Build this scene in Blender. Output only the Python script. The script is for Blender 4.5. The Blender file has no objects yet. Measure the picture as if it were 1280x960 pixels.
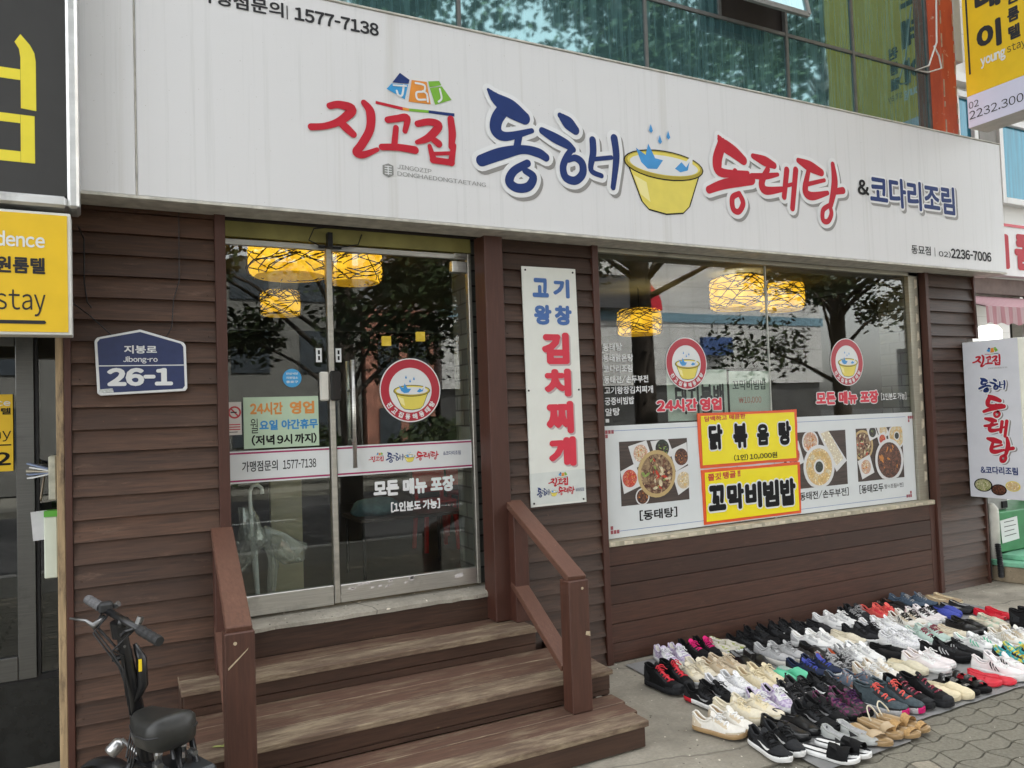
import bpy, bmesh, math, random
from mathutils import Vector, Matrix
random.seed(11)
SC = bpy.context.scene
COL = SC.collection
R = math.radians

# ------------------------------------------------------------------ camera
cam = bpy.data.cameras.new('camera')
cam_o = bpy.data.objects.new('camera', cam); COL.objects.link(cam_o)
cam.sensor_width = 36; cam.lens = 36 * 960 / 1280
cam.clip_start = .05; cam.clip_end = 500
YAW, PIT, ROL = R(27.23666), R(2.11974), R(-1.97105)
fw = Vector((math.sin(YAW)*math.cos(PIT), math.cos(YAW)*math.cos(PIT), math.sin(PIT)))
rt = Vector((math.cos(YAW), -math.sin(YAW), 0)); up = rt.cross(fw)
r2 = math.cos(ROL)*rt + math.sin(ROL)*up; u2 = -math.sin(ROL)*rt + math.cos(ROL)*up
mw = Matrix((r2, u2, -fw)).transposed().to_4x4(); mw.translation = (0, -4.5, 1.76)
cam_o.matrix_world = mw
SC.camera = cam_o

# ------------------------------------------------------------------ light
w = bpy.data.worlds.new('World'); SC.world = w; w.use_nodes = True
nt = w.node_tree; nt.nodes.clear()
SUN_EL, SUN_AZ = 52, 14          # azimuth measured clockwise from +Y
sky = nt.nodes.new('ShaderNodeTexSky'); sky.sky_type = 'NISHITA'; sky.sun_disc = False
sky.sun_elevation = R(SUN_EL); sky.sun_rotation = R(SUN_AZ)
sky.air_density = 1.0; sky.dust_density = 3.0; sky.ozone_density = .6
hs = nt.nodes.new('ShaderNodeHueSaturation'); hs.inputs['Saturation'].default_value = .2
bg = nt.nodes.new('ShaderNodeBackground'); bg.inputs[1].default_value = .15
out = nt.nodes.new('ShaderNodeOutputWorld')
nt.links.new(sky.outputs[0], hs.inputs['Color'])
wm = nt.nodes.new('ShaderNodeMix'); wm.data_type = 'RGBA'; wm.blend_type = 'MULTIPLY'; wm.inputs[0].default_value = 1; wm.inputs[7].default_value = (1.015, 1.0, .965, 1)
nt.links.new(hs.outputs[0], wm.inputs[6]); nt.links.new(wm.outputs[2], bg.inputs[0])
nt.links.new(bg.outputs[0], out.inputs[0])
sl = bpy.data.lights.new('sun', 'SUN'); sl.energy = 2.2; sl.angle = R(.6); sl.color = (1, .965, .915)
so = bpy.data.objects.new('sun', sl); COL.objects.link(so)
sd = Vector((math.sin(R(SUN_AZ))*math.cos(R(SUN_EL)), math.cos(R(SUN_AZ))*math.cos(R(SUN_EL)), math.sin(R(SUN_EL))))
so.rotation_euler = sd.to_track_quat('Z', 'Y').to_euler()
so.location = (0, 10, 20)
SC.view_settings.view_transform = 'Standard'
SC.view_settings.look = 'None'
SC.view_settings.gamma = 1
SC.view_settings.exposure = 2.8
SC.cycles.use_denoising = True
SC.cycles.max_bounces = 10
SC.cycles.transparent_max_bounces = 24
SC.cycles.sample_clamp_indirect = 4

# ------------------------------------------------------------------ materials
MATS = {}
def nodes(name):
    m = bpy.data.materials.new(name); m.use_nodes = True
    return m, m.node_tree, m.node_tree.nodes['Principled BSDF']
def c4(c): return (c[0], c[1], c[2], 1)
def mixc(t, fac, a, b, blend='MIX'):
    n = t.nodes.new('ShaderNodeMix'); n.data_type = 'RGBA'; n.blend_type = blend
    if isinstance(fac, (int, float)): n.inputs[0].default_value = fac
    else: t.links.new(fac, n.inputs[0])
    for s, v in ((6, a), (7, b)):
        if isinstance(v, tuple): n.inputs[s].default_value = c4(v)
        else: t.links.new(v, n.inputs[s])
    return n.outputs[2]
def noise(t, scale, stretch=(1, 1, 1), detail=4, rough=.55, off=(0, 0, 0), dist=0):
    tc = t.nodes.new('ShaderNodeTexCoord'); mp = t.nodes.new('ShaderNodeMapping')
    mp.inputs['Scale'].default_value = stretch; mp.inputs['Location'].default_value = off
    n = t.nodes.new('ShaderNodeTexNoise'); n.inputs['Scale'].default_value = scale
    n.inputs['Detail'].default_value = detail; n.inputs['Roughness'].default_value = rough
    n.inputs['Distortion'].default_value = dist
    t.links.new(tc.outputs['Object'], mp.inputs[0]); t.links.new(mp.outputs[0], n.inputs['Vector'])
    return n.outputs[0]
def ramp(t, v, a, b, ca=(0, 0, 0), cb=(1, 1, 1)):
    n = t.nodes.new('ShaderNodeValToRGB'); e = n.color_ramp.elements
    e[0].position = a; e[1].position = b; e[0].color = c4(ca); e[1].color = c4(cb)
    t.links.new(v, n.inputs[0]); return n.outputs[0]
def bump(t, p, v, s, d=.01):
    n = t.nodes.new('ShaderNodeBump'); n.inputs['Strength'].default_value = s; n.inputs['Distance'].default_value = d
    t.links.new(v, n.inputs['Height']); t.links.new(n.outputs[0], p.inputs['Normal'])
def sc(c, k): return (min(1, c[0]*k), min(1, c[1]*k), min(1, c[2]*k))
def pm(name, col, rough=.6, var=.12, scale=9, stretch=(1, 1, 1), metal=0, bmp=0, spec=.5, bscale=None):
    if name in MATS: return MATS[name]
    m, t, p = nodes(name)
    n = noise(t, scale, stretch)
    t.links.new(mixc(t, ramp(t, n, .3, .7), sc(col, 1-var), sc(col, 1+var)), p.inputs['Base Color'])
    p.inputs['Roughness'].default_value = rough; p.inputs['Metallic'].default_value = metal
    p.inputs['Specular IOR Level'].default_value = spec
    if bmp: bump(t, p, noise(t, bscale or scale*5, stretch), bmp, .004)
    MATS[name] = m; return m
def wood(name, col, axis, worn=None, wth=(.55, .7), rough=.55, grain=.35):
    m, t, p = nodes(name)
    st = {'x': (.8, 14, 14), 'y': (14, .8, 14), 'z': (14, 14, .8)}[axis]
    g = noise(t, 6, st, 6, .6, dist=.4); big = noise(t, 1.7, tuple(min(2.5, s) for s in st), 3)
    c = mixc(t, ramp(t, g, .3, .7), sc(col, 1-grain), sc(col, 1+grain))
    c = mixc(t, ramp(t, big, .35, .7), c, mixc(t, .5, c, sc(col, .72)))
    ri = t.nodes.new('ShaderNodeNewGeometry').outputs['Random Per Island']
    c = mixc(t, 1.0, c, ramp(t, ri, 0, 1, (.74, .72, .70), (1.22, 1.2, 1.16)), 'MULTIPLY')
    sp = noise(t, 38, (1, 1, 1), 2)
    c = mixc(t, ramp(t, sp, .76, .80), c, sc(col, 2.6))
    if worn:
        wn = noise(t, 3.1, {'x': (1.0, 4.5, 4.5), 'y': (4.5, 1.0, 4.5), 'z': (4.5, 4.5, 1.0)}[axis], 8, .72, (3, 1, 7))
        fine = noise(t, 22, st, 4)
        wc = mixc(t, ramp(t, fine, .35, .65), sc(worn, .7), sc(worn, 1.15))
        c = mixc(t, ramp(t, wn, *wth), c, wc)
    t.links.new(c, p.inputs['Base Color']); p.inputs['Roughness'].default_value = rough
    bump(t, p, g, .25, .004); MATS[name] = m; return m
def metal(name, col=(.62, .61, .58), rough=.32, streak=(1, 1, 30)):
    m, t, p = nodes(name); n = noise(t, 5, streak, 4)
    d = noise(t, 3, (1, 1, 1), 6, .65)
    c = mixc(t, ramp(t, n, .3, .7), sc(col, .85), sc(col, 1.08))
    t.links.new(mixc(t, ramp(t, d, .58, .75), c, sc(col, .55)), p.inputs['Base Color'])
    p.inputs['Metallic'].default_value = .9; p.inputs['Roughness'].default_value = rough
    MATS[name] = m; return m
def emis(name, col, e, strength):
    m, t, p = nodes(name); n = noise(t, 5)
    t.links.new(mixc(t, n, sc(col, .8), col), p.inputs['Base Color'])
    t.links.new(mixc(t, ramp(t, n, .3, .7), sc(e, .55), e), p.inputs['Emission Color'])
    p.inputs['Emission Strength'].default_value = strength; MATS[name] = m; return m
def glass(name, tint=(.9, .94, .92), boost=1.0, base=.04, dirt=.03):
    m = bpy.data.materials.new(name); m.use_nodes = True; t = m.node_tree; t.nodes.clear()
    N = t.nodes.new
    geo = N('ShaderNodeNewGeometry'); dot = N('ShaderNodeVectorMath'); dot.operation = 'DOT_PRODUCT'
    t.links.new(geo.outputs['Normal'], dot.inputs[0]); t.links.new(geo.outputs['Incoming'], dot.inputs[1])
    def mth(op, a, b=None):
        n = N('ShaderNodeMath'); n.operation = op; n.use_clamp = op in ('MULTIPLY_ADD',)
        for i, v in enumerate((a, b)):
            if v is None: continue
            if isinstance(v, (int, float)): n.inputs[i].default_value = v
            else: t.links.new(v, n.inputs[i])
        return n.outputs[0]
    ab = mth('ABSOLUTE', dot.outputs['Value']); om = mth('SUBTRACT', 1.0, ab); pw = mth('POWER', om, 5.0)
    f = mth('ADD', mth('MULTIPLY', pw, boost*(1-base)), base*boost)
    tr = N('ShaderNodeBsdfTransparent'); tr.inputs[0].default_value = c4(tint)
    gl = N('ShaderNodeBsdfGlossy'); gl.inputs['Roughness'].default_value = .004; gl.inputs[0].default_value = (1, 1, 1, 1)
    mx = N('ShaderNodeMixShader'); t.links.new(f, mx.inputs[0]); t.links.new(tr.outputs[0], mx.inputs[1]); t.links.new(gl.outputs[0], mx.inputs[2])
    df = N('ShaderNodeBsdfDiffuse'); df.inputs[0].default_value = (.5, .5, .46, 1)
    nz = noise(t, 2.2, (1, 1, .35), 6, .7)
    mx2 = N('ShaderNodeMixShader'); t.links.new(mth('MULTIPLY', ramp(t, nz, .35, .8), dirt), mx2.inputs[0])
    t.links.new(mx.outputs[0], mx2.inputs[1]); t.links.new(df.outputs[0], mx2.inputs[2])
    o = N('ShaderNodeOutputMaterial'); t.links.new(mx2.outputs[0], o.inputs[0]); MATS[name] = m; return m
def curtain(name, base, refl, fac):
    m = bpy.data.materials.new(name); m.use_nodes = True; t = m.node_tree; t.nodes.clear(); N = t.nodes.new
    df = N('ShaderNodeBsdfDiffuse'); gl = N('ShaderNodeBsdfGlossy'); gl.inputs[0].default_value = c4(refl)
    gl.inputs['Roughness'].default_value = .035
    st = noise(t, 4, (7, 1, .25), 5, .6); t.links.new(mixc(t, ramp(t, st, .4, .8), base, sc(base, 2.6)), df.inputs[0])
    wv = noise(t, 1.3, (1, 1, 1), 2); b = N('ShaderNodeBump'); b.inputs['Strength'].default_value = .12; b.inputs['Distance'].default_value = .02
    t.links.new(wv, b.inputs['Height']); t.links.new(b.outputs[0], gl.inputs['Normal'])
    mx = N('ShaderNodeMixShader'); mx.inputs[0].default_value = fac
    t.links.new(df.outputs[0], mx.inputs[1]); t.links.new(gl.outputs[0], mx.inputs[2])
    o = N('ShaderNodeOutputMaterial'); t.links.new(mx.outputs[0], o.inputs[0]); MATS[name] = m; return m

# ------------------------------------------------------------------ mesh helpers
OFF = {}
class MB:
    def __init__(s): s.v = []; s.f = []; s.mi = []; s.m = 0
    def add(s, vs, fs):
        b = len(s.v); s.v += [tuple(v) for v in vs]
        for f in fs: s.f.append(tuple(b+i for i in f)); s.mi.append(s.m)
        return s
    def box(s, x0, x1, y0, y1, z0, z1):
        vs = [(x, y, z) for z in (z0, z1) for y in (y0, y1) for x in (x0, x1)]
        return s.add(vs, [(0, 2, 3, 1), (4, 5, 7, 6), (0, 1, 5, 4), (2, 6, 7, 3), (0, 4, 6, 2), (1, 3, 7, 5)])
    def prism(s, pts, y0, y1):                 # polygon in XZ, extruded along y
        n = len(pts); vs = [(x, y0, z) for x, z in pts]+[(x, y1, z) for x, z in pts]
        fs = [tuple(range(n-1, -1, -1)), tuple(range(n, 2*n))]+[(i, (i+1) % n, n+(i+1) % n, n+i) for i in range(n)]
        return s.add(vs, fs)
    def hprism(s, pts, z0, z1):                # polygon in XY, extruded along z
        n = len(pts); vs = [(x, y, z0) for x, y in pts]+[(x, y, z1) for x, y in pts]
        fs = [tuple(range(n-1, -1, -1)), tuple(range(n, 2*n))]+[(i, (i+1) % n, n+(i+1) % n, n+i) for i in range(n)]
        return s.add(vs, fs)
    def flat(s, pts, y): return s.add([(x, y, z) for x, z in pts], [tuple(range(len(pts)))])
    def disc(s, cx, cz, rx, rz, y, n=40, a0=0, a1=2*math.pi):
        return s.flat([(cx+rx*math.cos(a0+(a1-a0)*i/n), cz+rz*math.sin(a0+(a1-a0)*i/n)) for i in range(n)], y)
    def ring(s, cx, cz, r0, r1, y, n=48, k=1.0, a0=0, a1=2*math.pi):
        vs = []; 
        for i in range(n+1):
            a = a0+(a1-a0)*i/n
            vs += [(cx+r0*k*math.cos(a), y, cz+r0*math.sin(a)), (cx+r1*k*math.cos(a), y, cz+r1*math.sin(a))]
        return s.add(vs, [(2*i, 2*i+1, 2*i+3, 2*i+2) for i in range(n)])
    def tube(s, pts, r, n=8, cap=True):
        P = [Vector(p) for p in pts]; rs = r if isinstance(r, (list, tuple)) else [r]*len(P)
        vs = []; fs = []; prev = None
        for i, p in enumerate(P):
            d = (P[min(i+1, len(P)-1)]-P[max(i-1, 0)]).normalized()
            a = prev-d*prev.dot(d) if prev is not None else (Vector((0, 0, 1)) if abs(d.z) < .9 else Vector((1, 0, 0))).cross(d)
            a = a.normalized() if a.length > 1e-6 else d.orthogonal().normalized()
            prev = a; b = d.cross(a)
            vs += [p+(a*math.cos(2*math.pi*k/n)+b*math.sin(2*math.pi*k/n))*rs[i] for k in range(n)]
        for i in range(len(P)-1):
            fs += [(i*n+k, i*n+(k+1) % n, (i+1)*n+(k+1) % n, (i+1)*n+k) for k in range(n)]
        if cap: fs += [tuple(range(n-1, -1, -1)), tuple(range((len(P)-1)*n, len(P)*n))]
        return s.add(vs, fs)
    def beam(s, p0, p1, wd, ht, side=(1, 0, 0)):      # rectangular bar between two points
        p0, p1 = Vector(p0), Vector(p1); d = (p1-p0).normalized(); a = Vector(side); a = (a-d*a.dot(d)).normalized(); b = d.cross(a)
        vs = [p+a*sx*wd/2+b*sy*ht/2 for p in (p0, p1) for sx, sy in ((-1, -1), (1, -1), (1, 1), (-1, 1))]
        return s.add(vs, [(3, 2, 1, 0), (4, 5, 6, 7)]+[(i, (i+1) % 4, 4+(i+1) % 4, 4+i) for i in range(4)])
    def lathe(s, prof, c, axis=(0, 0, 1), n=24):      # profile (r, h) about an axis
        ax = Vector(axis).normalized(); a = ax.orthogonal().normalized(); b = ax.cross(a); c = Vector(c); vs = []
        for r, h in prof: vs += [c+ax*h+(a*math.cos(2*math.pi*k/n)+b*math.sin(2*math.pi*k/n))*r for k in range(n)]
        return s.add(vs, [(i*n+k, i*n+(k+1) % n, (i+1)*n+(k+1) % n, (i+1)*n+k) for i in range(len(prof)-1) for k in range(n)])
    def build(s, name, mats, parent=None, smooth=False, bevel=0, base=None, flip=False):
        off = OFF.get(parent.name, Vector()) if parent else Vector(base or (0, 0, 0))
        me = bpy.data.meshes.new(name)
        me.from_pydata([(v[0]-off.x, v[1]-off.y, v[2]-off.z) for v in s.v], [], s.f)
        mats = mats if isinstance(mats, (list, tuple)) else [mats]
        for m in mats: me.materials.append(m)
        if len(mats) > 1: me.polygons.foreach_set('material_index', s.mi)
        bm = bmesh.new(); bm.from_mesh(me)
        if bevel: bmesh.ops.bevel(bm, geom=[e for e in bm.edges if len(e.link_faces) == 2 and e.calc_face_angle(0) > .5], offset=bevel, segments=1, affect='EDGES')
        bm.to_mesh(me); bm.free()
        if smooth: me.polygons.foreach_set('use_smooth', [True]*len(me.polygons))
        o = bpy.data.objects.new(name, me); COL.objects.link(o)
        if parent: o.parent = parent
        else: o.location = off
        OFF[o.name] = off
        return o
def tag(o, label=None, cat=None, group=None, kind=None):
    if label: o['label'] = label
    if cat: o['category'] = cat
    if group: o['group'] = group
    if kind: o['kind'] = kind
    return o
def thing(name, label, cat, loc, group=None):
    o = bpy.data.objects.new(name, None); COL.objects.link(o); o.location = loc; o.empty_display_size = .1
    OFF[o.name] = Vector(loc); return tag(o, label, cat, group)
def struct(o, label=None): return tag(o, label, None, None, 'structure')

# ------------------------------------------------------------------ lettering
_txt = bpy.data.curves.new('lettering', 'FONT')
_txo = bpy.data.objects.new('lettering', _txt); COL.objects.link(_txo)
_cache = {}
def _mesh(s):
    if s not in _cache:
        _txt.body = s; _txt.resolution_u = 3
        me = bpy.data.meshes.new_from_object(_txo)
        vs = [(v.co.x, v.co.y) for v in me.vertices]; fs = [tuple(p.vertices) for p in me.polygons]
        bpy.data.meshes.remove(me); xs = [v[0] for v in vs]; ys = [v[1] for v in vs]
        _cache[s] = (vs, fs, min(xs), max(xs), min(ys), max(ys))
    return _cache[s]
def glyphs(s):
    """latin letters and digits are taken from the wide forms of the Korean face and set close"""
    if not any('!' <= c <= '~' for c in s): return _mesh(s)
    k = s+'@'
    if k not in _cache:
        vs = []; fs = []; x = 0; run = ''
        def put(t, gap):
            nonlocal x
            m = _mesh(t); b = len(vs); kx = .42 if t == '\uff0d' else .6 if t == '\uff0f' else 1; vs.extend(((p[0]-m[2])*kx+x, p[1]) for p in m[0]); fs.extend(tuple(b+q for q in f) for f in m[1]); x += (m[3]-m[2])*kx+gap
        for c in s:
            if '!' <= c <= '~':
                if run: put(run, .1); run = ''
                put(chr(ord(c)+0xFEE0), .085)
            elif c == ' ':
                if run: put(run, .1); run = ''
                x += .2
            else: run += c
        if run: put(run, 0)
        xs = [v[0] for v in vs]; ys = [v[1] for v in vs]; _cache[k] = (vs, fs, min(xs), max(xs), min(ys), max(ys))
    return _cache[k]
XZ = lambda u, v, y: (u, y, v)
def text(mb, s, x0, x1, z0, z1, y, bold=.02, shear=0, dz=0, fn=None, grow=0):
    """letters of s fitted into the box; dz lifts the right end (a tilted line); fn maps (u, v, depth) to a point.
    Weight is built up from shifted copies, each a hair in front of the last."""
    vs, fs, a, b, c, d = glyphs(s)
    fn = fn or XZ; g = max(0, bold-grow); a, b, c, d = a-g, b+g, c-g, d+g
    n = 1 if bold < .008 else 8 if bold < .05 else 12; sh = [(0, 0)] if n == 1 else [(bold*math.cos(2*math.pi*k/n), bold*math.sin(2*math.pi*k/n)) for k in range(n)]
    if bold > .045: sh += [(.5*bold*math.cos(2*math.pi*k/6), .5*bold*math.sin(2*math.pi*k/6)) for k in range(6)]
    for k, (sx, sy) in enumerate(sh):
        o = []
        for v in vs:
            u = (v[0]+sx-a)/(b-a); q = (v[1]+sy-c)/(d-c)
            o.append(fn(x0+(x1-x0)*u+shear*(z1-z0)*q, z0+(z1-z0)*q+dz*u, y-.00004*k if fn is XZ else y+.00004*k))
        mb.add(o, fs)
    return mb
def smoothpath(L, n=7):
    P = [Vector(p) for p in L]
    if len(P) < 3: return [P[0].lerp(P[1], i/4) for i in range(5)]
    o = []
    for i in range(len(P)-1):
        p0, p1, p2, p3 = P[max(i-1, 0)], P[i], P[i+1], P[min(i+2, len(P)-1)]
        for k in range(n):
            t = k/n; o.append(.5*((2*p1)+(p2-p0)*t+(2*p0-5*p1+4*p2-p3)*t*t+(3*p1-p0-3*p2+p3)*t**3))
    return o+[P[-1]]
WK = 1.26
def brush(mb, strokes, y, fn=None, xf=None, grow=0, step=.0004, n0=0):
    """calligraphy: each stroke a ribbon with round ends, (x, z, width) points"""
    fn = fn or XZ; xf = xf or (lambda x, z, w: (x, z, w)); k = n0
    for L in strokes:
        P = smoothpath([xf(*p) for p in L]); y2 = y-step*k; k += 1
        vs = []; m = len(P)
        for i, p in enumerate(P):
            d = P[min(i+1, m-1)]-P[max(i-1, 0)]; l = math.hypot(d.x, d.y) or 1; nx, nz = -d.y/l, d.x/l; h = max(.001, p.z*WK/2+grow)
            vs += [fn(p.x+nx*h, p.y+nz*h, y2), fn(p.x-nx*h, p.y-nz*h, y2)]
        mb.add(vs, [(2*i, 2*i+1, 2*i+3, 2*i+2) for i in range(m-1)])
        for e, (p, q) in enumerate(((P[0], P[1]), (P[-1], P[-2]))):
            h = max(.001, p.z*WK/2+grow); a0 = math.atan2(p.y-q.y, p.x-q.x)-math.pi/2
            mb.add([fn(p.x+h*math.cos(a0+math.pi*i/8), p.y+h*math.sin(a0+math.pi*i/8), y2) for i in range(9)], [tuple(range(9))])
        for i in range(0, m, 3):               # round the bends
            p = P[i]; h = max(.001, p.z*WK/2+grow)*.985
            mb.add([fn(p.x+h*math.cos(.63*j), p.y+h*math.sin(.63*j), y2-step*.3-.00001*i) for j in range(10)], [tuple(range(10))])
    return mb
S = {'jin':[[(1.097,3.536,0.03),(1.154,3.552,0.036),(1.225,3.534,0.045),(1.156,3.459,0.036),(1.071,3.417,0.03),(0.99,3.4,0.032)],[(1.151,3.453,0.033),(1.188,3.423,0.039),(1.229,3.39,0.033)],[(1.298,3.585,0.03),(1.334,3.536,0.043),(1.329,3.435,0.04),(1.278,3.338,0.039),(1.243,3.288,0.036),(1.284,3.278,0.033),(1.369,3.319,0.021)]],'go':[[(1.438,3.505,0.031),(1.498,3.522,0.034),(1.559,3.534,0.034),(1.543,3.452,0.025)],[(1.488,3.465,0.028),(1.474,3.358,0.031)],[(1.398,3.338,0.031),(1.501,3.349,0.034),(1.603,3.346,0.038)]],'jip':[[(1.624,3.508,0.031),(1.702,3.531,0.035),(1.76,3.515,0.041),(1.694,3.435,0.038),(1.617,3.395,0.022)],[(1.703,3.439,0.028),(1.756,3.404,0.038)],[(1.841,3.568,0.035),(1.848,3.475,0.039),(1.838,3.395,0.029)],[(1.697,3.382,0.022),(1.719,3.304,0.035)],[(1.856,3.407,0.026),(1.835,3.297,0.035)],[(1.728,3.339,0.019),(1.828,3.355,0.019)],[(1.715,3.299,0.032),(1.839,3.298,0.032)]],'dong':[[(2.104,3.795,0.017),(2.159,3.745,0.063),(2.256,3.697,0.097),(2.355,3.65,0.068)],[(2.229,3.71,0.067),(2.16,3.618,0.066),(2.151,3.54,0.063),(2.221,3.512,0.047),(2.408,3.575,0.027)],[(2.312,3.53,0.04),(2.29,3.436,0.04)],[(2.04,3.335,0.059),(2.179,3.396,0.063),(2.332,3.442,0.047),(2.447,3.436,0.051),(2.505,3.412,0.044)],[(2.367,3.357,0.04),(2.265,3.294,0.043),(2.232,3.223,0.05),(2.287,3.188,0.047),(2.37,3.207,0.047),(2.406,3.273,0.044),(2.349,3.307,0.037)]],'hae':[[(2.625,3.708,0.031),(2.684,3.667,0.07),(2.739,3.625,0.052)],[(2.485,3.586,0.038),(2.58,3.55,0.055),(2.669,3.52,0.049),(2.717,3.491,0.035)],[(2.713,3.498,0.031),(2.666,3.437,0.038),(2.634,3.363,0.041),(2.652,3.296,0.045),(2.724,3.283,0.045),(2.784,3.336,0.045),(2.783,3.407,0.045),(2.731,3.436,0.038),(2.677,3.412,0.024)],[(2.875,3.576,0.042),(2.875,3.49,0.042),(2.853,3.37,0.032),(2.936,3.339,0.028)],[(2.869,3.444,0.025),(3.023,3.475,0.025)],[(3.052,3.612,0.047),(3.063,3.477,0.043),(3.027,3.269,0.032)]],'dong2':[[(3.994,3.754,0.019),(4.037,3.698,0.076),(4.138,3.653,0.076),(4.23,3.601,0.058)],[(4.021,3.696,0.066),(3.97,3.565,0.071),(4.009,3.483,0.057),(4.269,3.508,0.029)],[(4.142,3.508,0.038),(4.125,3.438,0.043)],[(3.878,3.341,0.047),(4.035,3.4,0.061),(4.299,3.462,0.068)],[(4.173,3.342,0.033),(4.104,3.304,0.038),(4.106,3.22,0.038),(4.161,3.205,0.036),(4.207,3.273,0.038),(4.173,3.342,0.033)]],'tae':[[(4.33,3.647,0.034),(4.45,3.622,0.064),(4.545,3.599,0.044)],[(4.307,3.492,0.034),(4.442,3.503,0.042),(4.581,3.533,0.025)],[(4.476,3.561,0.039),(4.409,3.454,0.049),(4.445,3.394,0.054),(4.622,3.422,0.035)],[(4.68,3.579,0.045),(4.638,3.364,0.04)],[(4.658,3.451,0.025),(4.77,3.483,0.025)],[(4.778,3.591,0.045),(4.722,3.281,0.04)]],'tang':[[(4.811,3.671,0.035),(4.933,3.639,0.071),(5.063,3.603,0.051)],[(4.919,3.597,0.036),(4.873,3.443,0.05),(4.941,3.399,0.056),(5.125,3.443,0.031)],[(4.905,3.492,0.03),(5.096,3.544,0.026)],[(5.202,3.687,0.036),(5.213,3.53,0.057),(5.155,3.347,0.041)],[(5.201,3.461,0.041),(5.307,3.482,0.047)],[(5.141,3.345,0.031),(5.064,3.297,0.036),(5.058,3.216,0.036),(5.116,3.213,0.036),(5.158,3.279,0.036),(5.141,3.345,0.031)]]}
# ------------------------------------------------------------------ palette
BROWN = (.072, .034, .019)
siding_m = wood('siding_brown', BROWN, 'x', worn=(.15, .085, .055), wth=(.58, .72), grain=.5)
siding_dark = wood('siding_dark_brown', (.054, .0255, .0145), 'x', grain=.5)
plank_m = wood('plank_brown', (.060, .024, .0145), 'x', worn=(.12, .06, .04), wth=(.6, .75), grain=.45)
post_m = wood('post_brown', (.058, .0195, .012), 'z', grain=.2)
rail_m = wood('rail_brown', (.112, .052, .035), 'y', worn=(.25, .16, .11), wth=(.6, .74), grain=.2)
newel_m = wood('newel_brown', (.066, .026, .0165), 'z', worn=(.34, .25, .15), wth=(.74, .78), grain=.25)
tread_m = wood('tread_brown', (.095, .05, .033), 'x', worn=(.21, .155, .10), wth=(.5, .68), rough=.75)
tread_worn = wood('tread_bleached', (.12, .08, .055), 'x', worn=(.32, .25, .165), wth=(.45, .64), rough=.8)
riser_m = wood('riser_brown', (.05, .024, .0145), 'x', worn=(.24, .16, .08), wth=(.67, .72), grain=.4)
rawwood = wood('raw_timber', (.36, .26, .15), 'z', worn=(.12, .08, .05), wth=(.5, .65))
white_m = pm('white_print', (.72, .73, .73), .4, .02)
black_m = pm('black_print', (.010, .010, .011), .6, .1, spec=.15)
char_m = pm('charcoal_print', (.035, .035, .038), .6, .05, spec=.15)
red_m = pm('red_print', (.5, .018, .035), .55, .06, spec=.25)
red_b = pm('bright_red_print', (.62, .02, .05), .45, .05)
blue_m = pm('navy_print', (.018, .04, .16), .55, .06, spec=.2)
blue_b = pm('blue_print', (.03, .12, .4), .45, .06)
grey_m = pm('grey_print', (.24, .24, .23), .5, .04)
yel_m = pm('yellow_print', (.85, .62, .015), .45, .04)
yel_s = pm('sign_yellow', (.78, .5, .01), .45, .04)
steel = metal('brushed_steel'); alu = metal('dull_aluminium', (.5, .48, .43), .45, (1, 1, 8))
dark_metal = pm('dark_metal', (.02, .02, .022), .4, .2, metal=.4)

# ------------------------------------------------------------------ ground
def conc(name, col, bmp=.5):
    m, t, p = nodes(name)
    vo = t.nodes.new('ShaderNodeTexVoronoi'); vo.feature = 'DISTANCE_TO_EDGE'; vo.inputs['Scale'].default_value = .55; tcv = t.nodes.new('ShaderNodeTexCoord'); dv = t.nodes.new('ShaderNodeMix'); dv.data_type = 'VECTOR'; dv.inputs[0].default_value = .12
    nv = t.nodes.new('ShaderNodeTexNoise'); nv.inputs['Scale'].default_value = 3; nv.inputs['Detail'].default_value = 6; t.links.new(tcv.outputs['Object'], nv.inputs['Vector']); t.links.new(tcv.outputs['Object'], dv.inputs[4]); t.links.new(nv.outputs['Color'], dv.inputs[5]); t.links.new(dv.outputs[1], vo.inputs['Vector'])
    a = noise(t, 2.3, (1, 1, 1), 8, .72); b = noise(t, 55, (1, 1, 1), 3); d = noise(t, .9, (1, 1, 1), 5, .6, (4, 2, 0))
    c = mixc(t, ramp(t, a, .3, .72), sc(col, .52), sc(col, 1.2)); c = mixc(t, ramp(t, vo.outputs['Distance'], .0012, .0035), sc(col, .4), c); c = mixc(t, ramp(t, b, .35, .7), c, mixc(t, .5, c, sc(col, .6)))
    c = mixc(t, ramp(t, d, .56, .66), c, mixc(t, .45, c, sc(col, 1.7)))
    g2 = noise(t, 34, (1, 1, 1), 1, .5, (9, 2, 1)); c = mixc(t, ramp(t, g2, .74, .76), c, sc(col, 1.9)); c = mixc(t, ramp(t, g2, .25, .27), sc(col, .35), c)
    t.links.new(c, p.inputs['Base Color']); p.inputs['Roughness'].default_value = .88; p.inputs['Specular IOR Level'].default_value = .25
    bump(t, p, b, bmp, .006); MATS[name] = m; return m
conc_m = conc('concrete', (.345, .315, .255))
mb = MB(); N = 26
mb.box(-3, 14, -1.655, 1.0, -.2, 0)
struct(mb.build('concrete_apron', conc_m))
joint_m = pm('paving_joint', (.055, .05, .042), .95, .3, 40)
mb = MB(); mb.add([(-60, -5.9, -.02), (60, -5.9, -.02), (60, -1.655, -.02), (-60, -1.655, -.02)], [(0, 1, 2, 3)])
struct(mb.build('pavement_bed', joint_m))
m, t, p = nodes('paver'); vc = t.nodes.new('ShaderNodeVertexColor'); vc.layer_name = 'tone'
a = noise(t, 60, (1, 1, 1), 4, .7); b = noise(t, 1.1, (1, 1, 1), 5, .6)
c = mixc(t, ramp(t, a, .3, .7), (.62, .62, .62), (1.0, 1.0, 1.0)); c = mixc(t, 1.0, vc.outputs[0], c, 'MULTIPLY')
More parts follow.
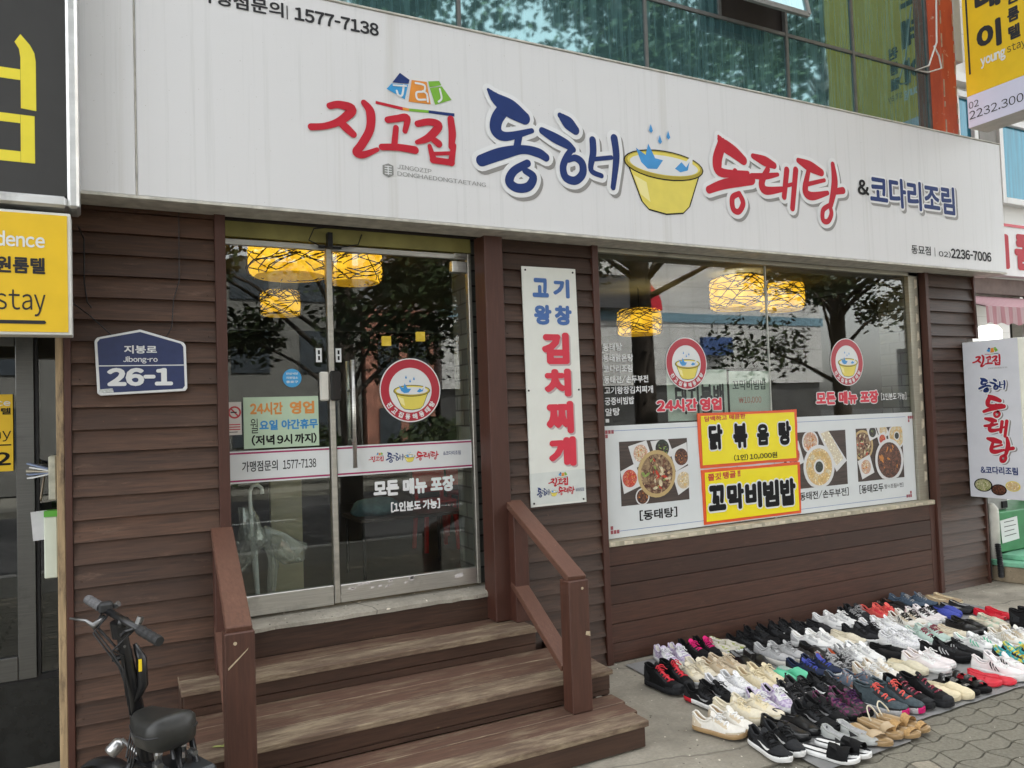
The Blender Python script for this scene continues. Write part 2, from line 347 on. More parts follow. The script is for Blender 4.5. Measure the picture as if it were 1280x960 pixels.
c = mixc(t, ramp(t, b, .5, .75), c, mixc(t, .4, c, (.07, .065, .05)))
t.links.new(c, p.inputs['Base Color']); p.inputs['Roughness'].default_value = .9; p.inputs['Specular IOR Level'].default_value = .2; bump(t, p, a, .35, .004)
MATS['paver'] = m
mb = MB(); tones = []; PW, PL = .224, .112
def wob(x, y): return (x+.013*math.sin(2*math.pi*y/.224+1), y+.014*math.sin(2*math.pi*x/.224+.6))
for i in range(int(12/PW)):
    for j in range(int(2.9/PL)+1):
        x0 = -2+i*PW; y1 = -1.66-j*PL
        parts = [(x0, PW)]
        if random.random() < .16: parts = [(x0, PW/2), (x0+PW/2, PW/2)]
        ya, yb = y1-PL, min(y1, -1.662)
        for (x0, pw) in parts:
            g = .0035; pts = []
            for k in range(8): pts.append((x0+g+(pw-2*g)*k/8, ya+g))
            n = 5
            for k in range(n): pts.append((x0+pw-g, ya+g+(yb-ya-2*g)*k/n))
            for k in range(8): pts.append((x0+pw-g-(pw-2*g)*k/8, yb-g))
            for k in range(n): pts.append((x0+g, yb-g-(yb-ya-2*g)*k/n))
            pts = [wob(*q) for q in pts]; cx = sum(q[0] for q in pts)/len(pts); cy = sum(q[1] for q in pts)/len(pts)
            h = random.uniform(-.0015, .0015); n = len(pts)
            ins = [(cx+(x-cx)*.955, cy+(y-cy)*.965) for x, y in pts]
            f0 = len(mb.f)
            mb.add([(x, y, -.012+h) for x, y in pts]+[(x, y, -.004+h) for x, y in ins], [tuple(range(n, 2*n))]+[(q, (q+1) % n, n+(q+1) % n, n+q) for q in range(n)])
            k = random.uniform(.88, 1.1); col = (.235*k, .22*k, .175*k)
            if len(parts) == 2 and random.random() < .5: col = (.40*k, .36*k, .28*k)
            tones += [col]*(len(mb.f)-f0)
o = struct(mb.build('paving', MATS['paver'])); at = o.data.color_attributes.new('tone', 'FLOAT_COLOR', 'CORNER')
q = 0
for pl, cl in zip(o.data.polygons, tones):
    for _ in pl.loop_indices: at.data[q].color = (*cl, 1); q += 1
mb = MB(); mb.box(-60, 60, -5.9, -4.6, -.2, -.006); struct(mb.build('pavement', pm('pavement_tiles', (.17, .165, .14), .9, .25, 14, bmp=.3)))
mb = MB(); mb.box(-60, 60, -6.1, -5.9, -.3, 0); struct(mb.build('kerb', pm('granite_kerb', (.42, .41, .39), .8, .15, 30)))
mb = MB(); mb.add([(-150, -200, -.14), (150, -200, -.14), (150, -6.1, -.14), (-150, -6.1, -.14)], [(0, 1, 2, 3)])
struct(mb.build('road', pm('asphalt', (.045, .045, .046), .9, .25, 20, bmp=.4)))
mb = MB(); line_m = pm('road_paint', (.75, .75, .72), .7, .1, 12)
mb.add([(-60, -6.75, -.136), (60, -6.75, -.136), (60, -6.6, -.136), (-60, -6.6, -.136)], [(0, 1, 2, 3)])
for i in range(-10, 10): mb.add([(i*6, -10.3, -.136), (i*6+3, -10.3, -.136), (i*6+3, -10.15, -.136), (i*6, -10.15, -.136)], [(0, 1, 2, 3)])
struct(mb.build('road_markings', line_m))
mb = MB(); mb.box(-60, 60, -18.5, -14.5, -.3, 0); struct(mb.build('far_pavement', MATS['pavement_tiles']))

# ------------------------------------------------------------------ restaurant building
bld = thing('restaurant_building', 'restaurant shopfront clad in dark brown timber siding with teal glass storey above', 'building', (3.5, 0, 0))
def siding(x0, x1, z0, z1, mat, name='siding', pitch=.1135, y=0.0, phase=0):
    mb = MB(); z = z0-phase; rnd = random.Random(int(x0*100)+7)
    while z < z1:
        a = max(z, z0); b = min(z+pitch, z1)
        if b-a > .008:
            j = rnd.uniform(-.002, .002); sag = rnd.uniform(-.0035, .0035); n = 5; vs = []; fs = []
            for i in range(n+1):
                x = x0+(x1-x0)*i/n; dz = j+sag*math.sin(math.pi*i/n)+rnd.uniform(-.0006, .0006)
                vs += [(x, y-.029, a+dz), (x, y-.0275, a+.004+dz), (x, y-.002, b), (x, y+.01, b), (x, y+.01, a+dz)]
            for i in range(n): fs += [(i*5+k, i*5+5+k, i*5+5+(k+1) % 5, i*5+(k+1) % 5) for k in range(5)]
            fs += [tuple(range(4, -1, -1)), tuple(range(n*5, n*5+5))]
            mb.add(vs, [f[::-1] for f in fs])
            for xx in (x0+.03, x1-.03):
                if rnd.random() < .7: mb.tube([(xx+rnd.uniform(-.01, .01), y-.026, a+.03), (xx, y-.016, a+.03)], .003, 5)
        z += pitch
    return mb.build(name, mat, bld)
siding(-.205, .487, 0, 2.93, siding_m, phase=.07)
siding(2.252, 2.962, .0, 2.915, siding_dark, phase=.02)
siding(6.626, 7.3, .0, 2.915, siding_dark, phase=.05)
# body behind the siding
core = pm('dark_plywood', (.03, .022, .018), .9)
for q in ((-.24, .50, .012, .2, 0, 2.95), (2.255, 3.0, .012, .2, 0, 2.95), (6.6, 7.3, .012, .2, 0, 2.95), (3.0, 6.6, .03, .2, 0, .79), (.5, 2.255, .095, .3, 0, .60), (7.2, 7.3, .2, 6, 0, 4.3), (-.24, -.14, .2, 6, 0, 4.3)):
    MB().box(*q).build('wall', core, bld)
# trims
for q in ((-.238, -.207, -.036, .01, 0, 2.93), (.488, .545, -.038, .17, .43, 2.925), (2.963, 3.012, -.036, .03, 0, 2.915), (6.575, 6.624, -.036, .03, 0, 2.915), (7.29, 7.315, -.038, .03, 0, 2.915), (6.5, 6.574, -.012, .02, .005, .80)):
    MB().box(*q).build('trim', post_m, bld, bevel=.003)
mb = MB(); mb.box(-.275, -.239, -.02, .2, 0, 2.93); mb.build('timber_edge', rawwood, bld, bevel=.003)
mb = MB(); mb.box(2.118, 2.25, -.06, .1, .434, 2.915); mb.build('door_post', post_m, bld, bevel=.004)
mb = MB(); 
for i in range(6):
    mb.box(3.014, 6.498, -.012+.0015*(i % 2), .02, .006+i*.1325, .134+i*.1325)
mb.build('plank_wall', plank_m, bld, bevel=.002)
# lintel over the doors
lint = pm('olive_lintel', (.30, .27, .085), .6, .25, 4)
mb = MB(); mb.box(.546, 2.116, .15, .22, 2.835, 2.96); mb.build('lintel', lint, bld)
mb = MB(); mb.box(1.148, 1.178, .10, .149, 2.80, 2.89); mb.box(1.10, 1.24, .135, .149, 2.80, 2.815); mb.tube([(1.16, .14, 2.93), (1.07, .12, 2.91), (1.04, .13, 2.84), (1.12, .12, 2.80)], .004); mb.tube([(1.2, .12, 2.8), (1.34, .12, 2.83), (1.37, .14, 2.9)], .004)
mb.build('door_closer', dark_metal, bld)
# window
win = MB().box(6.43, 6.56, .03, .075, .84, 2.915).box(3.012, 3.04, .03, .075, .84, 2.915).box(3.012, 6.56, .03, .08, 2.88, 2.915).build('window', metal('window_frame_metal', (.42, .40, .33), .5), bld, bevel=.002)
shop_glass = glass('shop_glass', tint=(.88, .91, .89), boost=1.15, dirt=.008)
MB().box(3.04, 4.690, .062, .068, .84, 2.88).box(4.696, 6.43, .062, .068, .84, 2.88).build('pane', shop_glass, win)
MB().box(4.688, 4.698, .058, .072, .84, 2.88).build('joint', pm('silicone', (.4, .41, .37), .4), win)
MB().box(3.01, 6.57, -.02, .08, .80, .838).build('sill', pm('sill_aluminium', (.42, .38, .28), .55, .35, 7), win, bevel=.003)
mb = MB(); rr = random.Random(3)
x = 3.03
while x < 6.5:
    l = rr.uniform(.02, .11); mb.add([(x, -.0215, .806+rr.uniform(0, .01)), (x+l, -.0215, .804+rr.uniform(0, .008)), (x+l, -.0215, .828), (x, -.0215, .832)], [(0, 1, 2, 3)]); x += l+rr.uniform(.01, .12)
for z in [1.0+i*.16 for i in range(12)]: mb.add([(6.505, .0285, z), (6.545, .0285, z+.02), (6.545, .0285, z+.09), (6.512, .0285, z+.1)], [(0, 1, 2, 3)])
mb.build('tape_remnant', pm('old_tape', (.6, .54, .42), .6, .2, 30), win)
# doors
def leaf(x0, x1, z0, rail, name='door'):
    d = MB().box(x0, x1, .155, .195, z0, z0+rail).build(name, steel, bld, bevel=.003)
    MB().box(x0, x1, .16, .19, 2.79, 2.825).build('top_rail', steel, d, bevel=.003)
    MB().box(x0+.004, x1-.004, .172, .182, z0+rail, 2.79).build('pane', shop_glass, d)
    return d
dl = leaf(.552, 1.145, .642, .115); dr = leaf(1.185, 2.09, .648, .105)
mb = MB(); mb.box(1.148, 1.182, .15, .2, .648, 2.82); mb.build('door_stile', alu, dr, bevel=.004)
mb = MB(); mb.box(2.092, 2.117, .15, .2, .645, 2.83); mb.build('jamb', alu, bld, bevel=.003)
mb = MB(); mb.box(1.98, 2.088, .15, .2, 2.70, 2.775); mb.box(2.0, 2.09, .15, .2, 2.80, 2.83); mb.build('patch_fitting', steel, dr, bevel=.004)
mb = MB()
for y in (.12, .235):
    mb.tube([(1.285, y, 1.455), (1.285, y, 2.115)], .0135, 12)
for z in (1.62, 1.93): mb.tube([(1.285, .12, z), (1.285, .235, z)], .008)
mb.build('handle', steel, dr, smooth=True)
mb = MB(); mb.box(1.09, 1.145, .14, .172, 1.87, 2.045); mb.build('lock_box', pm('lock_white', (.6, .58, .53), .4), dl, bevel=.008)
mb = MB(); mb.box(1.15, 1.215, .125, .15, 1.868, 2.05); mb.build('lock_box', pm('lock_black', (.012, .012, .012), .15), dr, bevel=.008)
mb = MB(); mb.tube([(1.2, .153, .685), (1.2, .158, .685)], .02, 16); mb.build('floor_lock', steel, dr)
mb = MB(); rr = random.Random(5)
for i in range(16):
    x = 1.22+rr.random()*.42; z = .70+rr.random()*.04; mb.add([(x, .1535, z), (x+.03*rr.random()+.01, .1535, z+.004), (x+.03, .1535, z+.016), (x+.002, .1535, z+.014)], [(0, 1, 2, 3)])
mb.add([(1.93, .1535, .70), (1.99, .1535, .705), (1.985, .1535, .73), (1.93, .1535, .722)], [(0, 1, 2, 3)])
mb.build('sticker_remnant', pm('torn_sticker', (.6, .56, .55), .7, .3, 60), dr)
mb = MB()
for x in (1.075, 1.195):
    mb.prism([(x, 2.105), (x+.035, 2.105), (x+.035, 2.19), (x, 2.19)], .1695, .171)
mb.build('push_pull_sticker', white_m, dl)
mb = MB()
for x in (1.075, 1.195):
    for k in range(2): mb.flat([(x+.012, 2.118+k*.035), (x+.024, 2.118+k*.035), (x+.024, 2.143+k*.035), (x+.012, 2.143+k*.035)], .169)
mb.build('push_pull_mark', black_m, dl)
# threshold
thr = conc('threshold_concrete', (.40, .37, .31), .6)
mb = MB(); n = 22; rr = random.Random(8); vs = []; fs = []
for i in range(n+1):
    x = .548+(2.245-.548)*i/n; e = rr.uniform(-.012, .012); x2 = x
    vs += [(x2, .05+e, .575), (x2, .052+e, .597+rr.uniform(-.004, .004)), (x2, .075, .612), (x2, .28, .641), (x2, .28, .575)]
for i in range(n): fs += [(i*5+k, i*5+(k+1) % 5, i*5+5+(k+1) % 5, i*5+5+k) for k in range(5)]
mb.add(vs, fs+[(0, 1, 2, 3, 4), tuple(range(n*5+4, n*5-1, -1))]); mb.build('threshold', thr, bld)
mb = MB(); mb.box(.546, 2.24, .068, .094, .43, .574); mb.build('threshold_board', riser_m, bld)
# interior
mb = MB(); mb.box(-.14, 7.2, .2, 6, .56, .60); mb.build('floor', pm('interior_floor', (.05, .045, .04), .5, .3, 5), bld)
iwm = pm('interior_wall_brown', (.055, .045, .034), .8, .3, 2)
for q in ((-.14, 7.2, 5.9, 6, .6, 2.95), (-.138, -.1, .3, 5.9, .6, 2.95), (7.16, 7.198, .21, 5.9, .6, 2.95), (2.95, 6.6, .2, .21, .6, .83)): MB().box(*q).build('interior_wall', iwm, bld)
mb = MB(); mb.box(-.14, 7.2, .201, 6, 2.96, 3.0); mb.build('ceiling', pm('interior_ceiling', (.16, .14, .09), .8, .2, 2), bld)
m, t, p = nodes('grey_slate_tile')
br = t.nodes.new('ShaderNodeTexBrick'); tc = t.nodes.new('ShaderNodeTexCoord'); mp = t.nodes.new('ShaderNodeMapping'); mp.inputs['Rotation'].default_value = (R(90), 0, R(90))
sep = t.nodes.new('ShaderNodeSeparateXYZ'); cmb = t.nodes.new('ShaderNodeCombineXYZ'); adx = t.nodes.new('ShaderNodeMath')
t.links.new(tc.outputs['Object'], sep.inputs[0]); t.links.new(sep.outputs[0], adx.inputs[0]); t.links.new(sep.outputs[1], adx.inputs[1])
t.links.new(adx.outputs[0], cmb.inputs[0]); t.links.new(sep.outputs[2], cmb.inputs[1]); t.links.new(cmb.outputs[0], br.inputs[0])
br.inputs['Scale'].default_value = 1; br.inputs['Brick Width'].default_value = .22; br.inputs['Row Height'].default_value = .105; br.inputs['Mortar Size'].default_value = .006
br.inputs['Color1'].default_value = (.26, .27, .25, 1); br.inputs['Color2'].default_value = (.09, .095, .09, 1); br.inputs['Mortar'].default_value = (.03, .03, .03, 1)
t.links.new(br.outputs[0], p.inputs['Base Color']); bump(t, p, br.outputs[1], -.6, .01); MATS['tile'] = m
for q in ((2.13, 2.95, .215, .52, .6, 2.95), (6.75, 7.15, .215, .6, .6, 2.95)): MB().box(*q).build('tiled_pier', m, bld)
mb = MB(); mb.box(.88, 1.08, .7, .76, .6, 1.56); mb.build('partition', pm('beige_partition', (.42, .37, .24), .6, .1, 5, (1, 1, 6)), bld)
# storey above: teal curtain glass
cw = curtain('teal_glass', (.042, .085, .09), (.42, .66, .68), .36)
cw2 = curtain('teal_glass_frosted', (.10, .19, .21), (.62, .86, .86), .35)
xs = [-1.5, .55, 2.06, 3.61, 5.1, 5.93, 6.985]
for a, b in zip(xs[:-1], xs[1:]):
    for z0, z1 in ((4.05, 4.87), (4.9, 6.2), (6.23, 7.6), (7.63, 9)):
        if a == 3.61 and z0 == 4.9: b = 4.36
        MB().box(a+.012, b-.012, .1, .12, z0, z1).build('upper_pane', cw, bld)
mul = pm('mullion_grey', (.10, .10, .095), .5, .2, 12)
for x in xs: MB().box(x-.013, x+.013, .085, .121, 4.0, 9).build('mullion', mul, bld)
MB().box(4.35, 4.376, .085, .121, 4.9, 6.2).build('mullion', mul, bld)
for z in (4.885, 6.215, 7.615): MB().box(-1.5, 6.985, .088, .122, z-.014, z+.014).build('transom', mul, bld)
ow = MB(); h0, h1, yb = 4.93, 6.19, -.16
fr = MB(); fr.beam((4.385, yb, h0), (5.08, yb, h0), .03, .04, (0, 1, 0)); fr.beam((4.385, yb, h0), (4.385, .08, h1), .03, .04); fr.beam((5.08, yb, h0), (5.08, .08, h1), .03, .04)
aw = fr.build('awning_window', pm('sash_grey', (.2, .2, .19), .5), bld)
ow.add([(4.4, yb, h0+.02), (5.065, yb, h0+.02), (5.065, .08, h1), (4.4, .08, h1), (4.4, yb+.012, h0+.02), (5.065, yb+.012, h0+.02), (5.065, .092, h1), (4.4, .092, h1)], [(0, 1, 2, 3), (7, 6, 5, 4), (0, 4, 5, 1)])
ow.build('pane', cw2, aw)
mb = MB(); mb.box(-1.5, 7.0, .123, .2, 2.925, 9.5); mb.build('upper_wall', core, bld)
m, t, p = nodes('rusty_orange_paint'); n1 = noise(t, 3, (2, 2, .6), 7, .7); n2 = noise(t, 14, (1, 1, 1), 5)
c = mixc(t, ramp(t, n1, .35, .7), (.52, .085, .025), (.36, .05, .02)); c = mixc(t, ramp(t, n2, .62, .7), c, (.55, .3, .2))
t.links.new(c, p.inputs['Base Color']); p.inputs['Roughness'].default_value = .75; MATS['orange'] = m
mb = MB(); mb.box(7.0, 7.22, -.03, .3, 4.0, 9); mb.build('orange_pillar', m, bld, bevel=.006)
rr = random.Random(2); mb = MB()
for x in (7.018, 7.205):
    z = 4.2
    while z < 6.2:
        l = rr.uniform(.05, .2); mb.add([(x-.012, -.0325, z), (x+.01, -.0325, z+.01), (x+.014, -.0325, z+l), (x-.008, -.0325, z+l)], [(0, 1, 2, 3)]); z += l+rr.uniform(.03, .12)
mb.build('sealant_strip', pm('peeling_sealant', (.4, .27, .2), .8, .3, 20), bld)
# ------------------------------------------------------------------ main shop sign
m, t, p = nodes('sign_panel')
a = noise(t, 3.0, (9, 1, .22), 6, .7); b = noise(t, 1.1, (5, 1, .1), 5, .7, (2, 0, 0)); d = noise(t, 90, (1, 1, 1), 2)
c = mixc(t, ramp(t, a, .53, .84), (.71, .705, .71), (.60, .60, .595)); c = mixc(t, ramp(t, b, .58, .8), c, (.56, .545, .51))
c = mixc(t, ramp(t, d, .74, .77), c, (.4, .38, .34))
t.links.new(c, p.inputs['Base Color']); p.inputs['Roughness'].default_value = .35; MATS['sign_panel'] = m
edge_m = pm('sign_edge', (.52, .50, .44), .5, .25, 14)
sg = thing('shop_sign', 'long white box sign with brush lettering above the restaurant front', 'shop sign', (3.6, -.1, 2.92))
mb = MB(); mb.box(-.6, .098, -.22, .0, 2.925, 4.15); mb.box(.108, 7.52, -.22, .0, 2.925, 4.15); mb.build('panel', m, sg, bevel=.004)
mb = MB(); mb.box(-.6, 7.525, -.226, .0, 4.151, 4.163); mb.box(-.6, 7.522, -.224, .0, 2.908, 2.923); mb.box(.099, .107, -.215, -.05, 2.925, 4.15)
mb.build('sign_trim', edge_m, sg, bevel=.002)
halo_m = pm('halo_white', (.77, .775, .78), .4, .02); shade_m = pm('lettering_shade', (.27, .26, .25), .5, .04)
Y0 = -.2215
def lay(keys, mat, name, parent, y, fn=None, xf=None, grow=0):
    mb = MB(); n = 0
    for k in keys: brush(mb, S[k], y, fn, xf, grow, .00004, n); n += len(S[k])
    return mb.build(name, mat, parent)
CHARS = ['jin', 'go', 'jip', 'dong', 'hae', 'dong2', 'tae', 'tang']
mv = lambda dx, dz: (lambda x, z, w: (x+dx, z+dz, w))
for ks in (['dong', 'hae'], ['dong2', 'tae', 'tang']):
    lay(ks, shade_m, 'lettering_shade', sg, Y0-.0002, xf=mv(.02, -.022), grow=.028)
    lay(ks, halo_m, 'lettering_halo', sg, Y0-.0022, grow=.03)
lay(['jin', 'go', 'jip'], red_m, 'red_lettering', sg, Y0-.0042)
lay(['dong', 'hae'], blue_m, 'blue_lettering', sg, Y0-.0042)
lay(['dong2', 'tae', 'tang'], red_m, 'red_lettering', sg, Y0-.0042)
cya = pm('logo_cyan', (.03, .3, .62), .45, .1); org = pm('logo_orange', (.72, .26, .03), .45, .08); grn = pm('logo_green', (.18, .42, .03), .45, .08)
LOGO = {'blueA': [(1.523, 3.803), (1.583, 3.77), (1.575, 3.745), (1.474, 3.736)], 'blueB': [(1.47, 3.73), (1.573, 3.74), (1.549, 3.647), (1.438, 3.692)],
 'orange': [(1.596, 3.772), (1.692, 3.776), (1.714, 3.642), (1.572, 3.636)], 'greenA': [(1.702, 3.781), (1.774, 3.796), (1.787, 3.772), (1.709, 3.746)],
 'greenB': [(1.711, 3.742), (1.79, 3.765), (1.852, 3.691), (1.743, 3.643)], 'barR': [(1.369, 3.609), (1.534, 3.597), (1.534, 3.578), (1.368, 3.592)],
 'barO': [(1.534, 3.597), (1.574, 3.595), (1.573, 3.579), (1.534, 3.578)], 'barG': [(1.574, 3.595), (1.699, 3.603), (1.699, 3.586), (1.573, 3.579)],
 'barB': [(1.699, 3.603), (1.868, 3.609), (1.868, 3.589), (1.699, 3.586)]}
LMAT = [('blueA', 0), ('blueB', 1), ('orange', 2), ('greenA', 3), ('greenB', 3), ('barR', 4), ('barO', 2), ('barG', 3), ('barB', 0)]
def roof_logo(parent, y, fn=XZ, xf=None, lines=True):
    xf = xf or (lambda x, z, w: (x, z, w)); mb = MB()
    for k, mi in LMAT:
        mb.m = mi; pts = [xf(a, b, 0)[:2] for a, b in LOGO[k]]
        vs = [fn(a, b, y) for a, b in pts]; mb.add(vs, [tuple(range(len(vs)-1, -1, -1))])
    mb.m = 5
    if lines:
        g = [[(1.5, 3.69, .01), (1.51, 3.665, .01), (1.533, 3.67, .01), (1.545, 3.73, .01)], [(1.62, 3.757, .01), (1.675, 3.752, .01), (1.672, 3.715, .01), (1.625, 3.7, .01), (1.63, 3.66, .01), (1.68, 3.665, .01)], [(1.665, 3.715, .01), (1.69, 3.7, .01), (1.695, 3.655, .01)], [(1.775, 3.745, .01), (1.785, 3.69, .01), (1.765, 3.665, .01)], [(1.48, 3.72, .008), (1.56, 3.728, .008)]]
        brush(mb, g, y-.001, fn, xf)
    return mb.build('roof_emblem', [blue_m, cya, org, grn, red_m, white_m], parent)
roof_logo(sg, Y0-.001)
mb = MB(); text(mb, 'JINGOZIP', 1.49, 1.705, 3.222, 3.248, Y0-.001, .0, dz=-.006); text(mb, 'DONGHAEDONGTAETANG', 1.49, 2.066, 3.18, 3.206, Y0-.001, .0, dz=-.008)
mb.prism([(1.40, 3.18), (1.435, 3.163), (1.466, 3.18), (1.466, 3.235), (1.435, 3.246), (1.40, 3.232)], Y0-.001, Y0); mb.build('small_lettering', grey_m, sg)
mb = MB()
for k in range(4): mb.flat([(1.412, 3.183+k*.014), (1.455, 3.183+k*.014), (1.455, 3.188+k*.014), (1.412, 3.188+k*.014)], Y0-.0015)
mb.flat([(1.43, 3.178), (1.436, 3.178), (1.436, 3.232), (1.43, 3.232)], Y0-.0016); mb.build('seal_mark', white_m, sg)
mb = MB(); text(mb, '가맹점문의', .40, .853, 3.995, 4.08, Y0-.001, .025); text(mb, '1577-7138', .912, 1.40, 3.998, 4.075, Y0-.001, .035); mb.flat([(.869, 3.992), (.875, 3.992), (.875, 4.07), (.869, 4.07)], Y0-.001)
mb.build('phone_lettering', char_m, sg)
mb = MB(); text(mb, '동묘점', 6.139, 6.40, 3.015, 3.095, Y0-.001, .012); text(mb, '02)', 6.512, 6.68, 3.01, 3.07, Y0-.001, .012); text(mb, '2236-7006', 6.685, 7.285, 3.01, 3.10, Y0-.001, .035); mb.flat([(6.455, 3.01), (6.461, 3.01), (6.461, 3.09), (6.455, 3.09)], Y0-.001)
mb.build('branch_lettering', char_m, sg)
mb = MB(); text(mb, '코다리조림', 5.64+.022, 6.78+.022, 3.40-.02, 3.66-.02, Y0-.0003, .10, .0, grow=.075); mb.build('lettering_shade', shade_m, sg)
mb = MB(); text(mb, '코다리조림', 5.64, 6.78, 3.40, 3.66, Y0-.001, .09, 0, grow=.065); mb.build('lettering_halo', halo_m, sg)
mb = MB(); text(mb, '코다리조림', 5.64, 6.78, 3.40, 3.66, Y0-.0022, .035, 0); mb.build('blue_lettering', blue_m, sg)
mb = MB(); text(mb, '&', 5.49, 5.63, 3.47, 3.60, Y0-.002, .03); mb.build('ampersand', black_m, sg)
# yellow tub emblem (bowl with splashing water)
water_b = pm('splash_blue', (.04, .28, .62), .4, .1); tub_y = pm('tub_yellow', (.74, .62, .10), .4, .05); tub_d = pm('tub_shadow_yellow', (.40, .31, .02), .4, .05)
def tub(parent, cx, cz, s, y, fn=XZ):
    """washtub emblem: dark outline, yellow body, olive rim, pale inside, water splash"""
    mb = MB(); k = [0]
    def poly(pts, mi):
        mb.m = mi; k[0] += 1; mb.add([fn(cx+a*s, cz+b*s, y-k[0]*.0004) for a, b in pts], [tuple(range(len(pts)))])
    E = lambda rx, rz, x0=0, z0=0, n=28: [(x0+rx*math.cos(2*math.pi*i/n), z0+rz*math.sin(2*math.pi*i/n)) for i in range(n)]
    body = lambda g: [(-.47-g, .0), (-.30-g, -.40), (-.22, -.47-g), (0, -.50-g), (.22, -.47-g), (.30+g, -.40), (.47+g, .0)]
    poly(body(.015), 0); poly(body(0), 1)
    poly([(-.40, -.14), (-.32, -.33), (-.2, -.40), (-.24, -.2)], 5)
    poly(E(.515, .155), 0); poly(E(.50, .142), 2); poly(E(.47, .118, 0, .012), 1); poly(E(.44, .10, 0, .0), 3)
    poly([(-.30, .0), (-.36, .14), (-.24, .08), (-.2, .2), (-.12, .06), (-.02, .05), (-.1, -.05), (-.22, -.06)], 4)
    poly([(.1, -.04), (.2, .09), (.26, .05), (.38, .17), (.36, .02), (.28, -.05)], 3)
    poly([(.13, -.02), (.22, .06), (.28, .01), (.33, .08), (.3, -.02), (.2, -.05)], 4)
    for a, b in ((-.16, .34), (.06, .3), (-.05, .24)): poly([(a, b+.07), (a-.025, b), (a, b-.025), (a+.025, b)], 4)
    return mb.build('tub_emblem', [black_m, tub_y, tub_d, white_m, water_b, pm('tub_light', (.85, .76, .32), .4, .03)], parent)
tub(sg, 3.48, 3.475, .69, Y0-.0005)

# ------------------------------------------------------------------ left neighbour signs
bs = thing('black_sign', 'black light-box sign with huge yellow letter and silver frame at left edge', 'sign', (-.9, -.3, 2.78))
mb = MB(); mb.box(-1.9, -.195, -.42, -.26, 2.835, 4.7); mb.build('face_panel', pm('sign_black', (.035, .034, .033), .4, .06), bs)
mb = MB(); mb.box(-.193, -.145, -.435, -.25, 2.78, 4.75); mb.box(-1.95, -.194, -.435, -.25, 2.78, 2.833)
mb.build('frame', metal('sign_frame_silver', (.75, .75, .74), .35, (1, 1, 3)), bs, bevel=.012)
yv = -.4215
mb = MB(); q = lambda x0, x1, z0, z1: mb.flat([(x0, z0), (x1, z0), (x1, z1), (x0, z1)], yv)
mb.flat([(-.373, 3.225), (-.313, 3.22), (-.313, 3.45), (-.318, 3.49), (-.335, 3.525), (-.372, 3.57), (-.395, 3.53), (-.378, 3.50), (-.373, 3.46)], yv)
q(-.52, -.374, 3.355, 3.405)
q(-.375, -.32, 2.975, 3.195); q(-.62, -.376, 3.155, 3.195); q(-.62, -.376, 2.975, 3.025); q(-.62, -.58, 3.026, 3.154)
text(mb, '저', -1.05, -.55, 3.22, 3.6, yv, .05)
mb.build('yellow_lettering', pm('letter_yellow', (.78, .66, .04), .4, .05), bs)
ys = thing('yellow_sign', 'yellow rectangular lodging sign with black writing below the black sign', 'sign', (-.6, -.3, 2.2))
mb = MB(); mb.box(-1.9, -.182, -.42, -.30, 2.187, 2.755); mb.build('frame', pm('sign_rim_white', (.7, .7, .66), .4, .08), ys, bevel=.003)
mb = MB(); mb.box(-1.88, -.196, -.424, -.4205, 2.2, 2.742); mb.build('face_panel', yel_s, ys)
mb = MB(); text(mb, 'residence', -.60, -.285, 2.585, 2.655, -.4255, .025); mb.build('white_lettering', white_m, ys)
mb = MB(); text(mb, '원룸텔', -.475, -.285, 2.465, 2.54, -.4255, .035); text(mb, 'stay', -.475, -.285, 2.27, 2.39, -.4255, .0); text(mb, 'young', -.75, -.5, 2.28, 2.37, -.4255, .03)
mb.prism([(-.75, 2.236), (-.29, 2.236), (-.283, 2.244), (-.29, 2.252), (-.75, 2.252)], -.4265, -.4245); mb.build('black_lettering', char_m, ys)
mb = MB(); mb.tube([(-.16, -.2, 2.75), (-.14, -.05, 2.72), (-.142, -.035, 2.5), (-.13, -.035, 2.40), (-.11, -.033, 2.37)], .0035, 6)
mb.tube([(-.19, -.3, 2.36), (-.12, -.04, 2.33), (-.02, -.035, 2.23), (.08, -.04, 2.18), (.13, -.036, 2.165)], .0032, 6)
mb.tube([(.17, -.036, 2.17), (.24, -.036, 2.23), (.265, -.035, 2.28), (.275, -.035, 2.42), (.305, -.035, 2.53), (.31, -.034, 2.9)], .0026, 6)
tag(mb.build('cable', dark_metal, base=(.1, -.03, 2.3)), 'thin black cable looping across timber siding above the number plate', 'cable')
# ------------------------------------------------------------------ number plate
np_ = thing('number_plate', 'navy house-shaped street number plate with white border on brown siding', 'number plate', (.115, -.03, 1.92))
def house(g): return [(-.09+g, 1.93+g), (-.075+g, 1.918+g), (.325-g, 1.935+g), (.336-g, 1.95+g), (.332-g, 2.18-g*.6), (.32-g, 2.197-g*.6), (.112, 2.262-g), (-.088+g, 2.217-g*.6), (-.1+g, 2.2-g*.6)]
MB().prism(house(0), -.042, -.028).build('plate', white_m, np_, bevel=.003)
MB().flat(house(.013), -.0432).build('navy_field', pm('plate_navy', (.022, .034, .11), .35, .12, 20), np_)
mb = MB(); text(mb, '지봉로', .035, .19, 2.135, 2.178, -.0442, .03); text(mb, 'Jibong-ro', .03, .193, 2.083, 2.12, -.0442, .02)
text(mb, '26-1', -.045, .265, 1.965, 2.06, -.0442, .055); mb.flat([(-.086, 2.068), (.32, 2.072), (.32, 2.077), (-.086, 2.073)], -.0442)
mb.build('white_lettering', white_m, np_)
MB().flat([(-.085, 1.932), (-.015, 1.934), (-.02, 1.955), (-.08, 1.95)], -.0445).build('scratch', pm('bare_plate', (.5, .52, .5), .4, .4, 60), np_)
